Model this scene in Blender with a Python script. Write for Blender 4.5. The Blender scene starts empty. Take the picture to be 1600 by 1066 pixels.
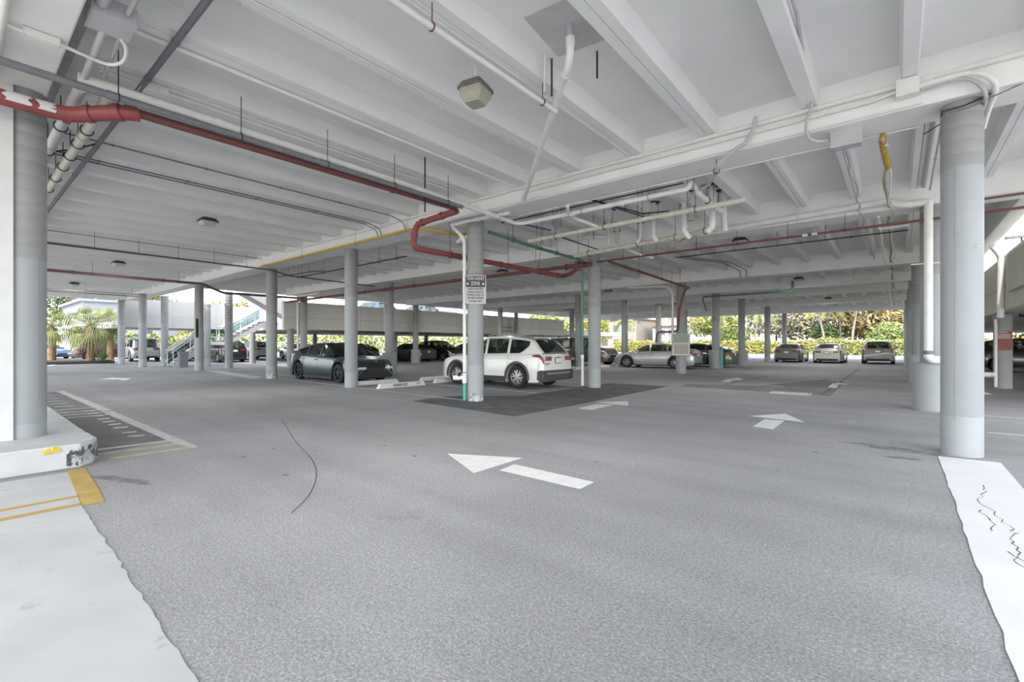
import bpy, bmesh, math, random
from mathutils import Vector, Matrix, noise
C = bpy.context.scene.collection
SC = bpy.context.scene
PI = math.pi

# ------------------------------------------------------------------ camera
F_PX, CAM_H, HOR = 729.0857, 1.42, 537.5
YAW = math.radians(39.546)
cd = bpy.data.cameras.new('camera'); cam = bpy.data.objects.new('camera', cd); C.objects.link(cam)
cd.sensor_width = 36.0; cd.sensor_fit = 'HORIZONTAL'; cd.lens = 36.0*F_PX/1600.0
cd.shift_y = (HOR-533.0)/1600.0
cd.clip_start = 0.05; cd.clip_end = 600
cam.location = (0, 0, CAM_H); cam.rotation_euler = (PI/2, 0, YAW)
SC.camera = cam

# ------------------------------------------------------------------ sky, sun, exposure
SC.view_settings.view_transform = 'Standard'; SC.view_settings.look = 'None'
SC.view_settings.gamma = 1.0; SC.view_settings.use_curve_mapping = False
SC.view_settings.exposure = 1.36
W = bpy.data.worlds.new('world'); SC.world = W; W.use_nodes = True
nt = W.node_tree; nt.nodes.clear()
sky = nt.nodes.new('ShaderNodeTexSky'); sky.sky_type = 'NISHITA'; sky.sun_disc = False
sky.sun_elevation = math.radians(48); sky.sun_rotation = math.radians(150); sky.air_density = 1.0; sky.dust_density = 1.5
hs = nt.nodes.new('ShaderNodeHueSaturation'); hs.inputs['Saturation'].default_value = 0.35
bg = nt.nodes.new('ShaderNodeBackground'); bg.inputs['Strength'].default_value = 0.32
wo = nt.nodes.new('ShaderNodeOutputWorld')
nt.links.new(sky.outputs[0], hs.inputs['Color']); nt.links.new(hs.outputs[0], bg.inputs['Color']); nt.links.new(bg.outputs[0], wo.inputs['Surface'])
sd = bpy.data.lights.new('sun', 'SUN'); so = bpy.data.objects.new('sun', sd); C.objects.link(so)
sd.energy = 1.75; sd.angle = math.radians(1.0); sd.color = (1.0, 0.95, 0.88)
# sun stands behind and to the right of the camera
so.rotation_euler = (math.radians(42), 0, math.radians(6)); so.location = (0, -20, 30)
SC.cycles.max_bounces = 12; SC.cycles.diffuse_bounces = 9; SC.cycles.glossy_bounces = 4
SC.cycles.transmission_bounces = 6; SC.cycles.transparent_max_bounces = 12
SC.cycles.use_denoising = True
LAMP_POWER = 36.0

# ------------------------------------------------------------------ survey helpers: a sight line met with a real plane
CA, SA = math.cos(YAW), math.sin(YAW)
def gz(x, y, z=0.0):
    t = (x-800)/F_PX; Z = F_PX*(CAM_H-z)/(y-HOR)
    return Vector((-SA*Z+CA*t*Z, CA*Z+SA*t*Z, z))
def gx(x, y, X):
    t = (x-800)/F_PX; Z = X/(-SA+CA*t)
    return Vector((X, CA*Z+SA*t*Z, CAM_H+(HOR-y)*Z/F_PX))
def gy(x, y, Y):
    t = (x-800)/F_PX; Z = Y/(CA+SA*t)
    return Vector((-SA*Z+CA*t*Z, Y, CAM_H+(HOR-y)*Z/F_PX))

# ------------------------------------------------------------------ materials
MATS = {}
def hexc(h):
    r = [int(h[i:i+2], 16)/255 for i in (0, 2, 4)]
    return tuple(((c+0.055)/1.055)**2.4 if c > 0.04045 else c/12.92 for c in r)
def mat(name, col, rough=0.7, metal=0.0, var=0.06, scale=6.0, bump=0.0, spec=0.4, coat=0.0, detail=6, blot=None, bscale=1.2, bthr=0.6, emit=None):
    """painted / plain surface: base colour with fine wear, optional blotches of a second colour, optional bump"""
    if name in MATS: return MATS[name]
    m = bpy.data.materials.new(name); m.use_nodes = True; n = m.node_tree; b = n.nodes['Principled BSDF']
    if isinstance(col, str): col = hexc(col)
    b.inputs['Roughness'].default_value = rough; b.inputs['Metallic'].default_value = metal
    b.inputs['Specular IOR Level'].default_value = spec
    if coat: b.inputs['Coat Weight'].default_value = coat; b.inputs['Coat Roughness'].default_value = 0.05
    tc = n.nodes.new('ShaderNodeTexCoord'); nz = n.nodes.new('ShaderNodeTexNoise')
    nz.inputs['Scale'].default_value = scale; nz.inputs['Detail'].default_value = detail
    n.links.new(tc.outputs['Object'], nz.inputs['Vector'])
    rp = n.nodes.new('ShaderNodeValToRGB'); rp.color_ramp.elements[0].position = 0.3; rp.color_ramp.elements[1].position = 0.7
    rp.color_ramp.elements[0].color = tuple(c*(1-var) for c in col)+(1,); rp.color_ramp.elements[1].color = tuple(min(1, c*(1+var)) for c in col)+(1,)
    n.links.new(nz.outputs['Fac'], rp.inputs['Fac']); out = rp.outputs['Color']
    if blot is not None:
        if isinstance(blot, str): blot = hexc(blot)
        n2 = n.nodes.new('ShaderNodeTexNoise'); n2.inputs['Scale'].default_value = bscale; n2.inputs['Detail'].default_value = 8; n2.inputs['Roughness'].default_value = 0.65
        n.links.new(tc.outputs['Object'], n2.inputs['Vector'])
        r2 = n.nodes.new('ShaderNodeValToRGB'); r2.color_ramp.elements[0].position = bthr; r2.color_ramp.elements[1].position = min(1, bthr+0.08)
        n.links.new(n2.outputs['Fac'], r2.inputs['Fac'])
        mx = n.nodes.new('ShaderNodeMix'); mx.data_type = 'RGBA'
        n.links.new(r2.outputs['Color'], mx.inputs[0]); n.links.new(out, mx.inputs[6]); mx.inputs[7].default_value = tuple(blot)+(1,)
        out = mx.outputs[2]
    n.links.new(out, b.inputs['Base Color'])
    if bump:
        bp = n.nodes.new('ShaderNodeBump'); bp.inputs['Strength'].default_value = bump; bp.inputs['Distance'].default_value = 0.01
        nb = n.nodes.new('ShaderNodeTexNoise'); nb.inputs['Scale'].default_value = scale*6; nb.inputs['Detail'].default_value = 4
        n.links.new(tc.outputs['Object'], nb.inputs['Vector']); n.links.new(nb.outputs['Fac'], bp.inputs['Height']); n.links.new(bp.outputs[0], b.inputs['Normal'])
    if emit: b.inputs['Emission Color'].default_value = tuple(emit[:3])+(1,); b.inputs['Emission Strength'].default_value = emit[3]
    MATS[name] = m; return m

def glass_mat(name, tint, clear=0.5, rough=0.02):
    if name in MATS: return MATS[name]
    m = bpy.data.materials.new(name); m.use_nodes = True; n = m.node_tree; n.nodes.clear()
    o = n.nodes.new('ShaderNodeOutputMaterial'); tr = n.nodes.new('ShaderNodeBsdfTransparent'); gl = n.nodes.new('ShaderNodeBsdfPrincipled')
    gl.inputs['Base Color'].default_value = (0.012, 0.016, 0.016, 1); gl.inputs['Roughness'].default_value = rough; gl.inputs['Specular IOR Level'].default_value = 0.7
    nz = n.nodes.new('ShaderNodeTexNoise'); nz.inputs['Scale'].default_value = 3; tc = n.nodes.new('ShaderNodeTexCoord'); n.links.new(tc.outputs['Object'], nz.inputs['Vector'])
    mr = n.nodes.new('ShaderNodeMapRange'); mr.inputs[3].default_value = rough; mr.inputs[4].default_value = rough+0.03
    n.links.new(nz.outputs['Fac'], mr.inputs[0]); n.links.new(mr.outputs[0], gl.inputs['Roughness'])
    tr.inputs['Color'].default_value = tuple(tint)+(1,)
    mx = n.nodes.new('ShaderNodeMixShader'); mx.inputs[0].default_value = 1-clear
    n.links.new(tr.outputs[0], mx.inputs[1]); n.links.new(gl.outputs[0], mx.inputs[2]); n.links.new(mx.outputs[0], o.inputs['Surface'])
    MATS[name] = m; return m

def asphalt_mat():
    m = bpy.data.materials.new('asphalt'); m.use_nodes = True; n = m.node_tree; b = n.nodes['Principled BSDF']; L = n.links.new
    tc = n.nodes.new('ShaderNodeTexCoord')
    def noise_(s, d=6, r=0.6):
        z = n.nodes.new('ShaderNodeTexNoise'); z.inputs['Scale'].default_value = s; z.inputs['Detail'].default_value = d; z.inputs['Roughness'].default_value = r
        L(tc.outputs['Object'], z.inputs['Vector']); return z
    def ramp(src, p0, c0, p1, c1):
        r = n.nodes.new('ShaderNodeValToRGB'); r.color_ramp.elements[0].position = p0; r.color_ramp.elements[1].position = p1
        r.color_ramp.elements[0].color = (c0,)*3+(1,); r.color_ramp.elements[1].color = (c1,)*3+(1,); L(src, r.inputs['Fac']); return r
    def mul(a, bb, f=1.0):
        x = n.nodes.new('ShaderNodeMix'); x.data_type = 'RGBA'; x.blend_type = 'MULTIPLY'; x.inputs[0].default_value = f; L(a, x.inputs[6]); L(bb, x.inputs[7]); return x.outputs[2]
    big = ramp(noise_(0.22, 5).outputs['Fac'], 0.35, 0.76, 0.66, 1.08)
    fine = ramp(noise_(55, 3, 0.8).outputs['Fac'], 0.33, 0.70, 0.72, 1.35)
    vo = n.nodes.new('ShaderNodeTexVoronoi'); vo.inputs['Scale'].default_value = 85; L(tc.outputs['Object'], vo.inputs['Vector'])
    peb = ramp(vo.outputs['Distance'], 0.0, 1.25, 0.55, 0.82)
    base = n.nodes.new('ShaderNodeRGB'); base.outputs[0].default_value = (0.365, 0.365, 0.37, 1)
    c = mul(base.outputs[0], big.outputs[0]); c = mul(c, fine.outputs[0]); c = mul(c, peb.outputs[0])
    # oil spots and gum
    v2 = n.nodes.new('ShaderNodeTexVoronoi'); v2.inputs['Scale'].default_value = 1.55; v2.inputs['Randomness'].default_value = 1.0
    ds = n.nodes.new('ShaderNodeVectorMath'); ds.operation = 'ADD'; w = noise_(6, 3); L(tc.outputs['Object'], ds.inputs[0])
    sc = n.nodes.new('ShaderNodeVectorMath'); sc.operation = 'SCALE'; sc.inputs['Scale'].default_value = 0.07; L(w.outputs['Color'], sc.inputs[0]); L(sc.outputs[0], ds.inputs[1])
    L(ds.outputs[0], v2.inputs['Vector'])
    sp = ramp(v2.outputs['Distance'], 0.03, 0.42, 0.065, 1.0); c = mul(c, sp.outputs[0])
    st = ramp(noise_(0.7, 7, 0.7).outputs['Fac'], 0.63, 1.0, 0.74, 0.72); c = mul(c, st.outputs[0])
    # tyre tracks: long faint streaks along the drive lane
    mp = n.nodes.new('ShaderNodeMapping'); mp.inputs['Scale'].default_value = (0.05, 1.6, 1); L(tc.outputs['Object'], mp.inputs['Vector'])
    z3 = n.nodes.new('ShaderNodeTexNoise'); z3.inputs['Scale'].default_value = 1.0; z3.inputs['Detail'].default_value = 4; L(mp.outputs[0], z3.inputs['Vector'])
    tk = ramp(z3.outputs['Fac'], 0.35, 1.03, 0.68, 0.90); c = mul(c, tk.outputs[0])
    L(c, b.inputs['Base Color']); b.inputs['Roughness'].default_value = 0.82; b.inputs['Specular IOR Level'].default_value = 0.35
    bp = n.nodes.new('ShaderNodeBump'); bp.inputs['Strength'].default_value = 0.35; bp.inputs['Distance'].default_value = 0.006
    L(vo.outputs['Distance'], bp.inputs['Height']); L(bp.outputs[0], b.inputs['Normal'])
    MATS['asphalt'] = m; return m

M_ASPH = asphalt_mat()
M_CEIL = mat('ceiling_paint', (0.78, 0.78, 0.77), 0.75, var=0.035, scale=1.3, bump=0.12, blot=(0.70, 0.69, 0.66), bscale=2.2, bthr=0.68)
M_GIRD = mat('girder_paint', (0.80, 0.795, 0.775), 0.7, var=0.04, scale=2.0, bump=0.15, blot=(0.72, 0.68, 0.60), bscale=3.0, bthr=0.70)
M_COLU = mat('column_upper_paint', (0.29, 0.295, 0.295), 0.6, var=0.05, scale=3.0, bump=0.1)
M_COLL = mat('column_lower_paint', (0.325, 0.345, 0.355), 0.55, var=0.04, scale=3.0, bump=0.08)
M_WORN = mat('scuffed_column_base', (0.30, 0.30, 0.30), 0.8, var=0.3, scale=9, blot=(0.62, 0.63, 0.62), bscale=9, bthr=0.52)
M_WHITE = mat('white_paint', (0.62, 0.62, 0.61), 0.6, var=0.04, scale=4)
M_CREAM = mat('cream_paint', (0.60, 0.595, 0.55), 0.65, var=0.05, scale=1.0, blot=(0.54, 0.54, 0.49), bscale=0.8, bthr=0.66)
M_SHADEW = mat('shaded_off_white', (0.33, 0.33, 0.32), 0.7, var=0.04, scale=1.0)  # off-white darkened in the colour to stand for shade
M_CREAMR = mat('aged_cream_paint', (0.60, 0.60, 0.51), 0.7, var=0.06, scale=1.5, blot=(0.5, 0.5, 0.42), bscale=1.2, bthr=0.62)
M_PIPE = mat('white_pipe_paint', (0.74, 0.73, 0.70), 0.45, var=0.05, scale=5, blot=(0.55, 0.5, 0.43), bscale=5, bthr=0.70)
M_BEIGE = mat('beige_cast_pipe', (0.60, 0.575, 0.50), 0.6, var=0.12, scale=7, blot=(0.35, 0.28, 0.2), bscale=6, bthr=0.66)
M_GREYP = mat('grey_conduit_paint', (0.17, 0.175, 0.19), 0.5, var=0.10, scale=9, blot=(0.35, 0.35, 0.36), bscale=10, bthr=0.72)
M_LGREY = mat('light_grey_conduit', (0.46, 0.46, 0.47), 0.5, var=0.06, scale=5)
M_RED = mat('red_pipe_paint', (0.165, 0.058, 0.054), 0.5, var=0.15, scale=6, blot=(0.27, 0.16, 0.14), bscale=5, bthr=0.64)
M_REDS = mat('fire_red_paint', (0.245, 0.060, 0.060), 0.45, var=0.1, scale=6, blot=(0.30, 0.15, 0.14), bscale=5, bthr=0.68)
M_PURP = mat('dull_maroon_paint', (0.16, 0.085, 0.09), 0.6, var=0.12, scale=6)
M_GREEN = mat('green_pipe_paint', (0.10, 0.22, 0.16), 0.5, var=0.1, scale=6)
M_TEAL = mat('teal_pipe_paint', (0.10, 0.42, 0.36), 0.5, var=0.1, scale=6)
M_YELP = mat('yellow_pipe_paint', (0.60, 0.38, 0.03), 0.5, var=0.1, scale=6)
M_BLACK = mat('black_iron', (0.028, 0.027, 0.027), 0.5, var=0.2, scale=9)
M_RUST = mat('rusty_steel', (0.12, 0.06, 0.045), 0.8, var=0.3, scale=12, blot=(0.05, 0.03, 0.03), bscale=9, bthr=0.55)
M_STEEL = mat('dull_steel', (0.33, 0.33, 0.34), 0.45, metal=0.6, var=0.1, scale=8)
M_MARK = mat('road_paint_white', (0.66, 0.66, 0.64), 0.7, var=0.08, scale=7, blot=(0.42, 0.42, 0.42), bscale=5, bthr=0.66)
M_MARKW = mat('worn_road_paint', (0.50, 0.50, 0.48), 0.8, var=0.12, scale=5, blot=(0.26, 0.26, 0.26), bscale=7, bthr=0.56)
M_BAND = mat('broad_white_band_paint', (0.47, 0.475, 0.475), 0.7, var=0.10, scale=1.6, blot=(0.36, 0.36, 0.36), bscale=4, bthr=0.60, bump=0.2)
M_BAND2 = mat('bright_white_band_paint', (0.66, 0.67, 0.67), 0.7, var=0.05, scale=1.6, blot=(0.45, 0.45, 0.45), bscale=5, bthr=0.68, bump=0.2)
M_YEL = mat('road_paint_yellow', (0.44, 0.30, 0.09), 0.75, var=0.14, scale=5, blot=(0.34, 0.27, 0.15), bscale=6, bthr=0.6)
M_YELW = mat('worn_road_paint_yellow', (0.44, 0.40, 0.29), 0.8, var=0.2, scale=6, blot=(0.25, 0.24, 0.22), bscale=8, bthr=0.56)
M_DARKA = mat('dark_asphalt', (0.10, 0.10, 0.105), 0.85, var=0.25, scale=2.2, bump=0.4, detail=12, blot=(0.15, 0.15, 0.15), bscale=1.4, bthr=0.55)
M_KERB = mat('kerb_paint', (0.50, 0.51, 0.52), 0.75, var=0.08, scale=2.2, bump=0.3, blot=(0.30, 0.31, 0.32), bscale=2.6, bthr=0.66)
M_KERBS = mat('scuffed_kerb_edge', (0.40, 0.41, 0.42), 0.85, var=0.15, scale=10, blot=(0.07, 0.075, 0.08), bscale=9, bthr=0.48)
M_STOP = mat('wheel_stop_paint', (0.66, 0.66, 0.65), 0.75, var=0.08, scale=6, blot=(0.45, 0.45, 0.44), bscale=6, bthr=0.66)

# ------------------------------------------------------------------ mesh helpers
class MB:
    def __init__(s): s.v = []; s.f = []; s.m = []
    def quad(s, pts, mi=0):
        k = len(s.v); s.v += [tuple(p) for p in pts]; s.f.append(tuple(range(k, k+len(pts)))); s.m.append(mi); return s
    def box(s, x0, x1, y0, y1, z0, z1, mi=0, M=None):
        k = len(s.v)
        P = [Vector((x, y, z)) for z in (z0, z1) for x, y in ((x0, y0), (x1, y0), (x1, y1), (x0, y1))]
        if M: P = [M @ p for p in P]
        s.v += [tuple(p) for p in P]
        for q in ((3, 2, 1, 0), (4, 5, 6, 7), (0, 1, 5, 4), (1, 2, 6, 5), (2, 3, 7, 6), (3, 0, 4, 7)):
            s.f.append(tuple(k+i for i in q)); s.m.append(mi)
        return s
    def prism(s, pts, z0, z1, mi=0):
        k = len(s.v); n = len(pts)
        a = sum(pts[i][0]*pts[(i+1) % n][1]-pts[(i+1) % n][0]*pts[i][1] for i in range(n))
        if a < 0: pts = pts[::-1]
        s.v += [(p[0], p[1], z0) for p in pts]+[(p[0], p[1], z1) for p in pts]
        s.f.append(tuple(k+i for i in range(n))[::-1]); s.m.append(mi); s.f.append(tuple(k+n+i for i in range(n))); s.m.append(mi)
        for i in range(n):
            j = (i+1) % n; s.f.append((k+i, k+j, k+n+j, k+n+i)); s.m.append(mi)
        return s
    def tube(s, pts, r, seg=12, cap=True, mi=0, bend=0.0):
        pts = [Vector(p) for p in pts]
        if bend and len(pts) > 2:
            q = [pts[0]]
            for a, b, c in zip(pts, pts[1:], pts[2:]):
                d1 = min(bend, (b-a).length*0.45); d2 = min(bend, (c-b).length*0.45)
                p0 = b-(b-a).normalized()*d1; p1 = b+(c-b).normalized()*d2
                for i in range(6):
                    t = i/5; q.append(p0*(1-t)**2+b*2*t*(1-t)+p1*t*t)
            q.append(pts[-1]); pts = q
        rr = r if isinstance(r, (list, tuple)) else [r]*len(pts)
        t0 = (pts[1]-pts[0]).normalized(); up = Vector((0, 0, 1)) if abs(t0.z) < 0.9 else Vector((1, 0, 0))
        nrm = t0.cross(up).normalized(); k0 = len(s.v)
        for i, p in enumerate(pts):
            if 0 < i < len(pts)-1: t = ((pts[i+1]-p).normalized()+(p-pts[i-1]).normalized())
            elif i == 0: t = pts[1]-p
            else: t = p-pts[i-1]
            t = t.normalized() if t.length > 1e-9 else t0
            nrm = (nrm-t*nrm.dot(t)); nrm = nrm.normalized() if nrm.length > 1e-6 else t.orthogonal().normalized()
            bn = t.cross(nrm)
            for j in range(seg):
                a = 2*PI*j/seg; s.v.append(tuple(p+(nrm*math.cos(a)+bn*math.sin(a))*rr[i]))
        for i in range(len(pts)-1):
            for j in range(seg):
                a = k0+i*seg+j; b = k0+i*seg+(j+1) % seg; s.f.append((a, b, b+seg, a+seg)); s.m.append(mi)
        if cap:
            s.f.append(tuple(k0+j for j in range(seg))[::-1]); s.m.append(mi)
            e = k0+(len(pts)-1)*seg; s.f.append(tuple(e+j for j in range(seg))); s.m.append(mi)
        return s
    def ring(s, c, axis, R, r, seg=20, s2=6, mi=0, arc=2*PI, a0=0):
        c = Vector(c); ax = Vector(axis).normalized(); u = ax.orthogonal().normalized(); w = ax.cross(u)
        n = seg if arc >= 2*PI-1e-6 else seg+1
        pts = [c+(u*math.cos(a0+arc*i/seg)+w*math.sin(a0+arc*i/seg))*R for i in range(n)]
        if arc >= 2*PI-1e-6: pts.append(pts[0])
        return s.tube(pts, r, s2, cap=arc < 2*PI-1e-6, mi=mi)
    def lathe(s, prof, c=(0, 0, 0), seg=28, mi=0, mis=None):
        k = len(s.v); n = len(prof)
        for r, z in prof:
            for j in range(seg):
                a = 2*PI*j/seg; s.v.append((c[0]+r*math.cos(a), c[1]+r*math.sin(a), c[2]+z))
        for i in range(n-1):
            for j in range(seg):
                a = k+i*seg+j; b = k+i*seg+(j+1) % seg; s.f.append((a, b, b+seg, a+seg)); s.m.append(mis[i] if mis else mi)
        s.f.append(tuple(k+j for j in range(seg))[::-1]); s.m.append(mis[0] if mis else mi)
        s.f.append(tuple(k+(n-1)*seg+j for j in range(seg))); s.m.append(mis[-1] if mis else mi)
        return s
    def build(s, name, mats, parent=None, smooth=None, loc=None, rot=0.0):
        me = bpy.data.meshes.new(name); me.from_pydata(s.v, [], s.f); me.update()
        if not isinstance(mats, (list, tuple)): mats = [mats]
        for m in mats: me.materials.append(m)
        if any(s.m): me.polygons.foreach_set('material_index', s.m)
        if smooth:
            me.polygons.foreach_set('use_smooth', [True]*len(me.polygons)); me.set_sharp_from_angle(angle=math.radians(smooth))
        o = bpy.data.objects.new(name, me); C.objects.link(o)
        if parent: o.parent = parent
        if loc is not None: o.location = loc
        if rot: o.rotation_euler.z = rot
        return o
def tag(o, label=None, cat=None, group=None, kind=None):
    if label: o['label'] = label
    if cat: o['category'] = cat
    if group: o['group'] = group
    if kind: o['kind'] = kind
    return o
def empty(name, loc=(0, 0, 0), rz=0.0, label=None, cat=None, group=None):
    o = bpy.data.objects.new(name, None); C.objects.link(o); o.location = loc; o.rotation_euler.z = rz; o.empty_display_size = 0.2
    return tag(o, label, cat, group)
def bevel(o, w=0.01, seg=2):
    m = o.modifiers.new('bevel', 'BEVEL'); m.width = w; m.segments = seg; m.limit_method = 'ANGLE'; return o
def text_mesh(name, txt, size, mat_, parent=None, M=None, extrude=0.002, align='CENTER', xs=1.0, loc=(0, 0, 0), bold=0.0):
    cu = bpy.data.curves.new(name, 'FONT'); cu.body = txt; cu.size = size; cu.extrude = extrude; cu.align_x = align; cu.align_y = 'CENTER'; cu.offset = bold
    to = bpy.data.objects.new(name, cu); C.objects.link(to)
    bpy.context.view_layer.update(); dg = bpy.context.evaluated_depsgraph_get()
    me = bpy.data.meshes.new_from_object(to.evaluated_get(dg)); bpy.data.objects.remove(to); bpy.data.curves.remove(cu)
    me.name = name; me.materials.clear(); me.materials.append(mat_)
    T = Matrix.Translation(Vector(loc)) @ (M or Matrix()) @ Matrix.Diagonal((xs, 1, 1, 1)); me.transform(T)
    o = bpy.data.objects.new(name, me); C.objects.link(o)
    if parent: o.parent = parent
    return o
def children(o): return [c for c in bpy.data.objects if c.parent == o]
def copy_tree(o, kids=None):
    kids = kids or {}
    if not kids:
        for c in bpy.data.objects:
            if c.parent: kids.setdefault(c.parent, []).append(c)
    def rec(s, par):
        n = s.copy(); C.objects.link(n); n.parent = par
        for ch in kids.get(s, []): rec(ch, n)
        return n
    return rec(o, None)
# ================================================================== SETTING
G = MB(); G.quad([(-160, -60, 0), (90, -60, 0), (90, 64, 0), (-160, 64, 0)])
fl = G.build('floor', M_ASPH); tag(fl, 'grey speckled asphalt floor of the garage', kind='structure')

G = MB(); G.box(-40, 60, -58, -8.0, 0.0, 0.012); tag(G.build('floor', mat('bounce_paving', (0.58, 0.565, 0.53), 0.85, var=0.08, scale=0.4, bump=0.2)), 'unseen pale concrete paving added behind the viewpoint to bounce sunlight', kind='structure')  # unseen reflector added to throw sunlight up onto the ceiling
ZS0, ZR0 = 5.11, 4.85          # slab and rib undersides of the near bays
ZS1, ZR1 = 4.98, 4.72          # and of the bays beyond the second beam
XL, XR, XE = -41.8, 4.2, -28.7
def ceiling_bay(y0, y1, x0, x1, zs, zr, xs, w, lab):
    m = MB(); m.box(x0, x1, y0, y1, zs, zs+0.25)
    c = m.build('ceiling', M_CEIL); tag(c, lab, kind='structure')
    for x in xs:
        r = MB()
        single = x in NARROW
        h = NARROW.get(x, w)/2
        for s in (-1, 1):     # two legs meet at a joint; each leg splays into the slab
            g = 0.0 if single else 0.004
            a, b = (x-h, x-g) if s < 0 else (x+g, x+h)
            top = (a-0.035, b) if s < 0 else (a, b+0.035)
            k = len(r.v)
            r.v += [(a, y0, zr), (b, y0, zr), (top[1], y0, zs+0.01), (top[0], y0, zs+0.01), (a, y1, zr), (b, y1, zr), (top[1], y1, zs+0.01), (top[0], y1, zs+0.01)]
            for q in ((0, 1, 2, 3), (7, 6, 5, 4), (0, 4, 5, 1), (1, 5, 6, 2), (2, 6, 7, 3), (3, 7, 4, 0)):
                r.f.append(tuple(k+i for i in q)); r.m.append(0)
        r.build('rib', M_CEIL, c)
    return c
def frange(a, b, st):
    out = []; x = a
    while (x < b if st > 0 else x > b): out.append(x); x += st
    return out
NARROW = {0.125: 0.145, -0.985: 0.20}
ribs0 = [0.125, -0.985]+[0.12-1.27*k for k in range(-3, 0)]+[0.13-1.27*k for k in range(2, 33)]
ribs1 = [-0.72-1.04*k for k in range(-9, 27)]
ribsC = [-0.72-1.04*k for k in range(-2, 27)]
ceiling_bay(-7.0, 0.12, XL, XR, ZS0, ZR0, ribs0, 0.26, 'unseen white ribbed concrete ceiling behind the first beam, extended to block the sun')  # unseen; reach back and left chosen to keep sun off the floor
ceiling_bay(0.78, 8.04, XL, XR, ZS0, ZR0, ribs0, 0.26, 'white ribbed concrete ceiling over the near drive lane')
ceiling_bay(8.70, 13.17, XE, XR, ZS1, ZR1, ribs1, 0.19, 'white ribbed concrete ceiling over the first parking row')
ceiling_bay(13.83, 22.17, XE, 2.20, ZS1, ZR1, ribsC, 0.19, 'white ribbed concrete ceiling past the second beam')
ceiling_bay(22.83, 28.12, XE, 2.20, ZS1, ZR1, ribsC, 0.19, 'white ribbed concrete ceiling over the silver sedan')
ceiling_bay(28.78, 32.62, XE, 2.20, ZS1, ZR1, ribsC, 0.19, 'white ribbed concrete ceiling past the fourth beam')
ceiling_bay(33.28, 40.62, XE, 2.20, ZS1, ZR1, ribsC, 0.19, 'white ribbed concrete ceiling past the fifth beam')
ceiling_bay(41.28, 48.8, XE, 2.20, ZS1, ZR1, ribsC, 0.19, 'white ribbed concrete ceiling of the last bay by the trees')
def girder(x0, x1, y0, y1, z0, z1, lab, group='cast concrete beams across the garage'):
    m = MB(); m.box(x0, x1, y0, y1, z0, z1); o = m.build('concrete_beam', M_GIRD); bevel(o, 0.02, 2); o['kind'] = 'structure'; o['label'] = lab
    return o
girder(-41.7, XR, 0.10, 0.80, 4.50, 5.40, 'white concrete beam over the left wall and kerb')
girder(-41.7, XR, 8.02, 8.72, 4.50, 5.40, 'white concrete beam over the nearest long row of columns')
girder(XE, XR, 13.15, 13.85, 4.36, 5.30, 'white concrete beam carrying the long red pipe')
girder(XE, 2.20, 22.15, 22.85, 4.34, 5.25, 'white concrete beam above the bulletin box column')
girder(XE, 2.20, 28.1, 28.8, 4.34, 5.25, 'white concrete beam behind the silver sedan')
girder(XE, 2.20, 32.6, 33.3, 4.34, 5.25, 'white concrete beam second from the trees')
girder(XE, 2.20, 40.6, 41.3, 4.34, 5.25, 'white concrete beam above the three cars seen from behind')
girder(XE, 2.20, 48.8, 49.3, 4.20, 5.30, 'pale blue-grey edge beam facing the trees')
girder(-42.2, -41.7, 0.1, 8.72, 4.50, 5.40, 'pale edge beam at the left open end of the garage')
girder(XE-0.35, XE, 8.72, 49.3, 4.42, 5.35, 'pale edge beam above the cream parapet')
girder(1.95, 2.28, 13.85, 49.3, 4.42, 5.35, 'pale edge beam above the right-hand deck')

# white wall at the left, standing on the raised kerb, right against the first column
m = MB(); m.box(-8.45, -8.06, -1.6, 0.50, 0.28, 4.5)
# its end meets the column in a ragged paint edge
w = m.build('wall_left', M_WHITE); tag(w, 'white painted wall against the nearest column on the kerb', kind='structure')

# raised kerb with a chipped, scuffed corner
KX, KY, KZ = -7.25, 1.15, 0.28
kp = [(KX+0.02, -4.0), (KX+0.02, 0.35), (KX+0.01, 0.98), (KX-0.12, 1.10), (KX-0.32, KY+0.02), (-8.4, KY), (-12.3, KY+0.04), (-13.0, KY-0.35), (-16.0, -4.0)]
kb = empty('raised_kerb', (KX, KY, 0), 0, 'thick grey painted kerb slab under the nearest column, corner scuffed black', 'kerb')
def shp(pts): return [(x-KX, y-KY) for x, y in pts]
random.seed(4)
m = MB(); m.prism(shp(kp), 0, KZ)
o = m.build('kerb_slab', M_KERB, kb); bevel(o, 0.02, 2)
# worn corner cladding: a rough strip wrapped around the corner
m = MB(); cps = [(KX+0.024, 0.86), (KX+0.014, 0.985), (KX-0.115, 1.108), (KX-0.33, KY+0.028)]
for a, b in zip(cps, cps[1:]):
    n = 5
    for i in range(n):
        t0, t1 = i/n, (i+1)/n; p = [a[0]+(b[0]-a[0])*t0, a[1]+(b[1]-a[1])*t0]; q = [a[0]+(b[0]-a[0])*t1, a[1]+(b[1]-a[1])*t1]
        lo = random.uniform(0.02, 0.10); hi = random.uniform(0.18, 0.26)
        m.quad([(p[0]-KX, p[1]-KY, lo), (q[0]-KX, q[1]-KY, lo+random.uniform(-.02, .03)), (q[0]-KX, q[1]-KY, hi), (p[0]-KX, p[1]-KY, hi+random.uniform(-.03, .02))])
o = m.build('scuffed_corner', M_KERBS, kb); so_ = o.modifiers.new('solid', 'SOLIDIFY'); so_.thickness = 0.008; o['label'] = 'blackened chipped corner of the kerb'
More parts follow.
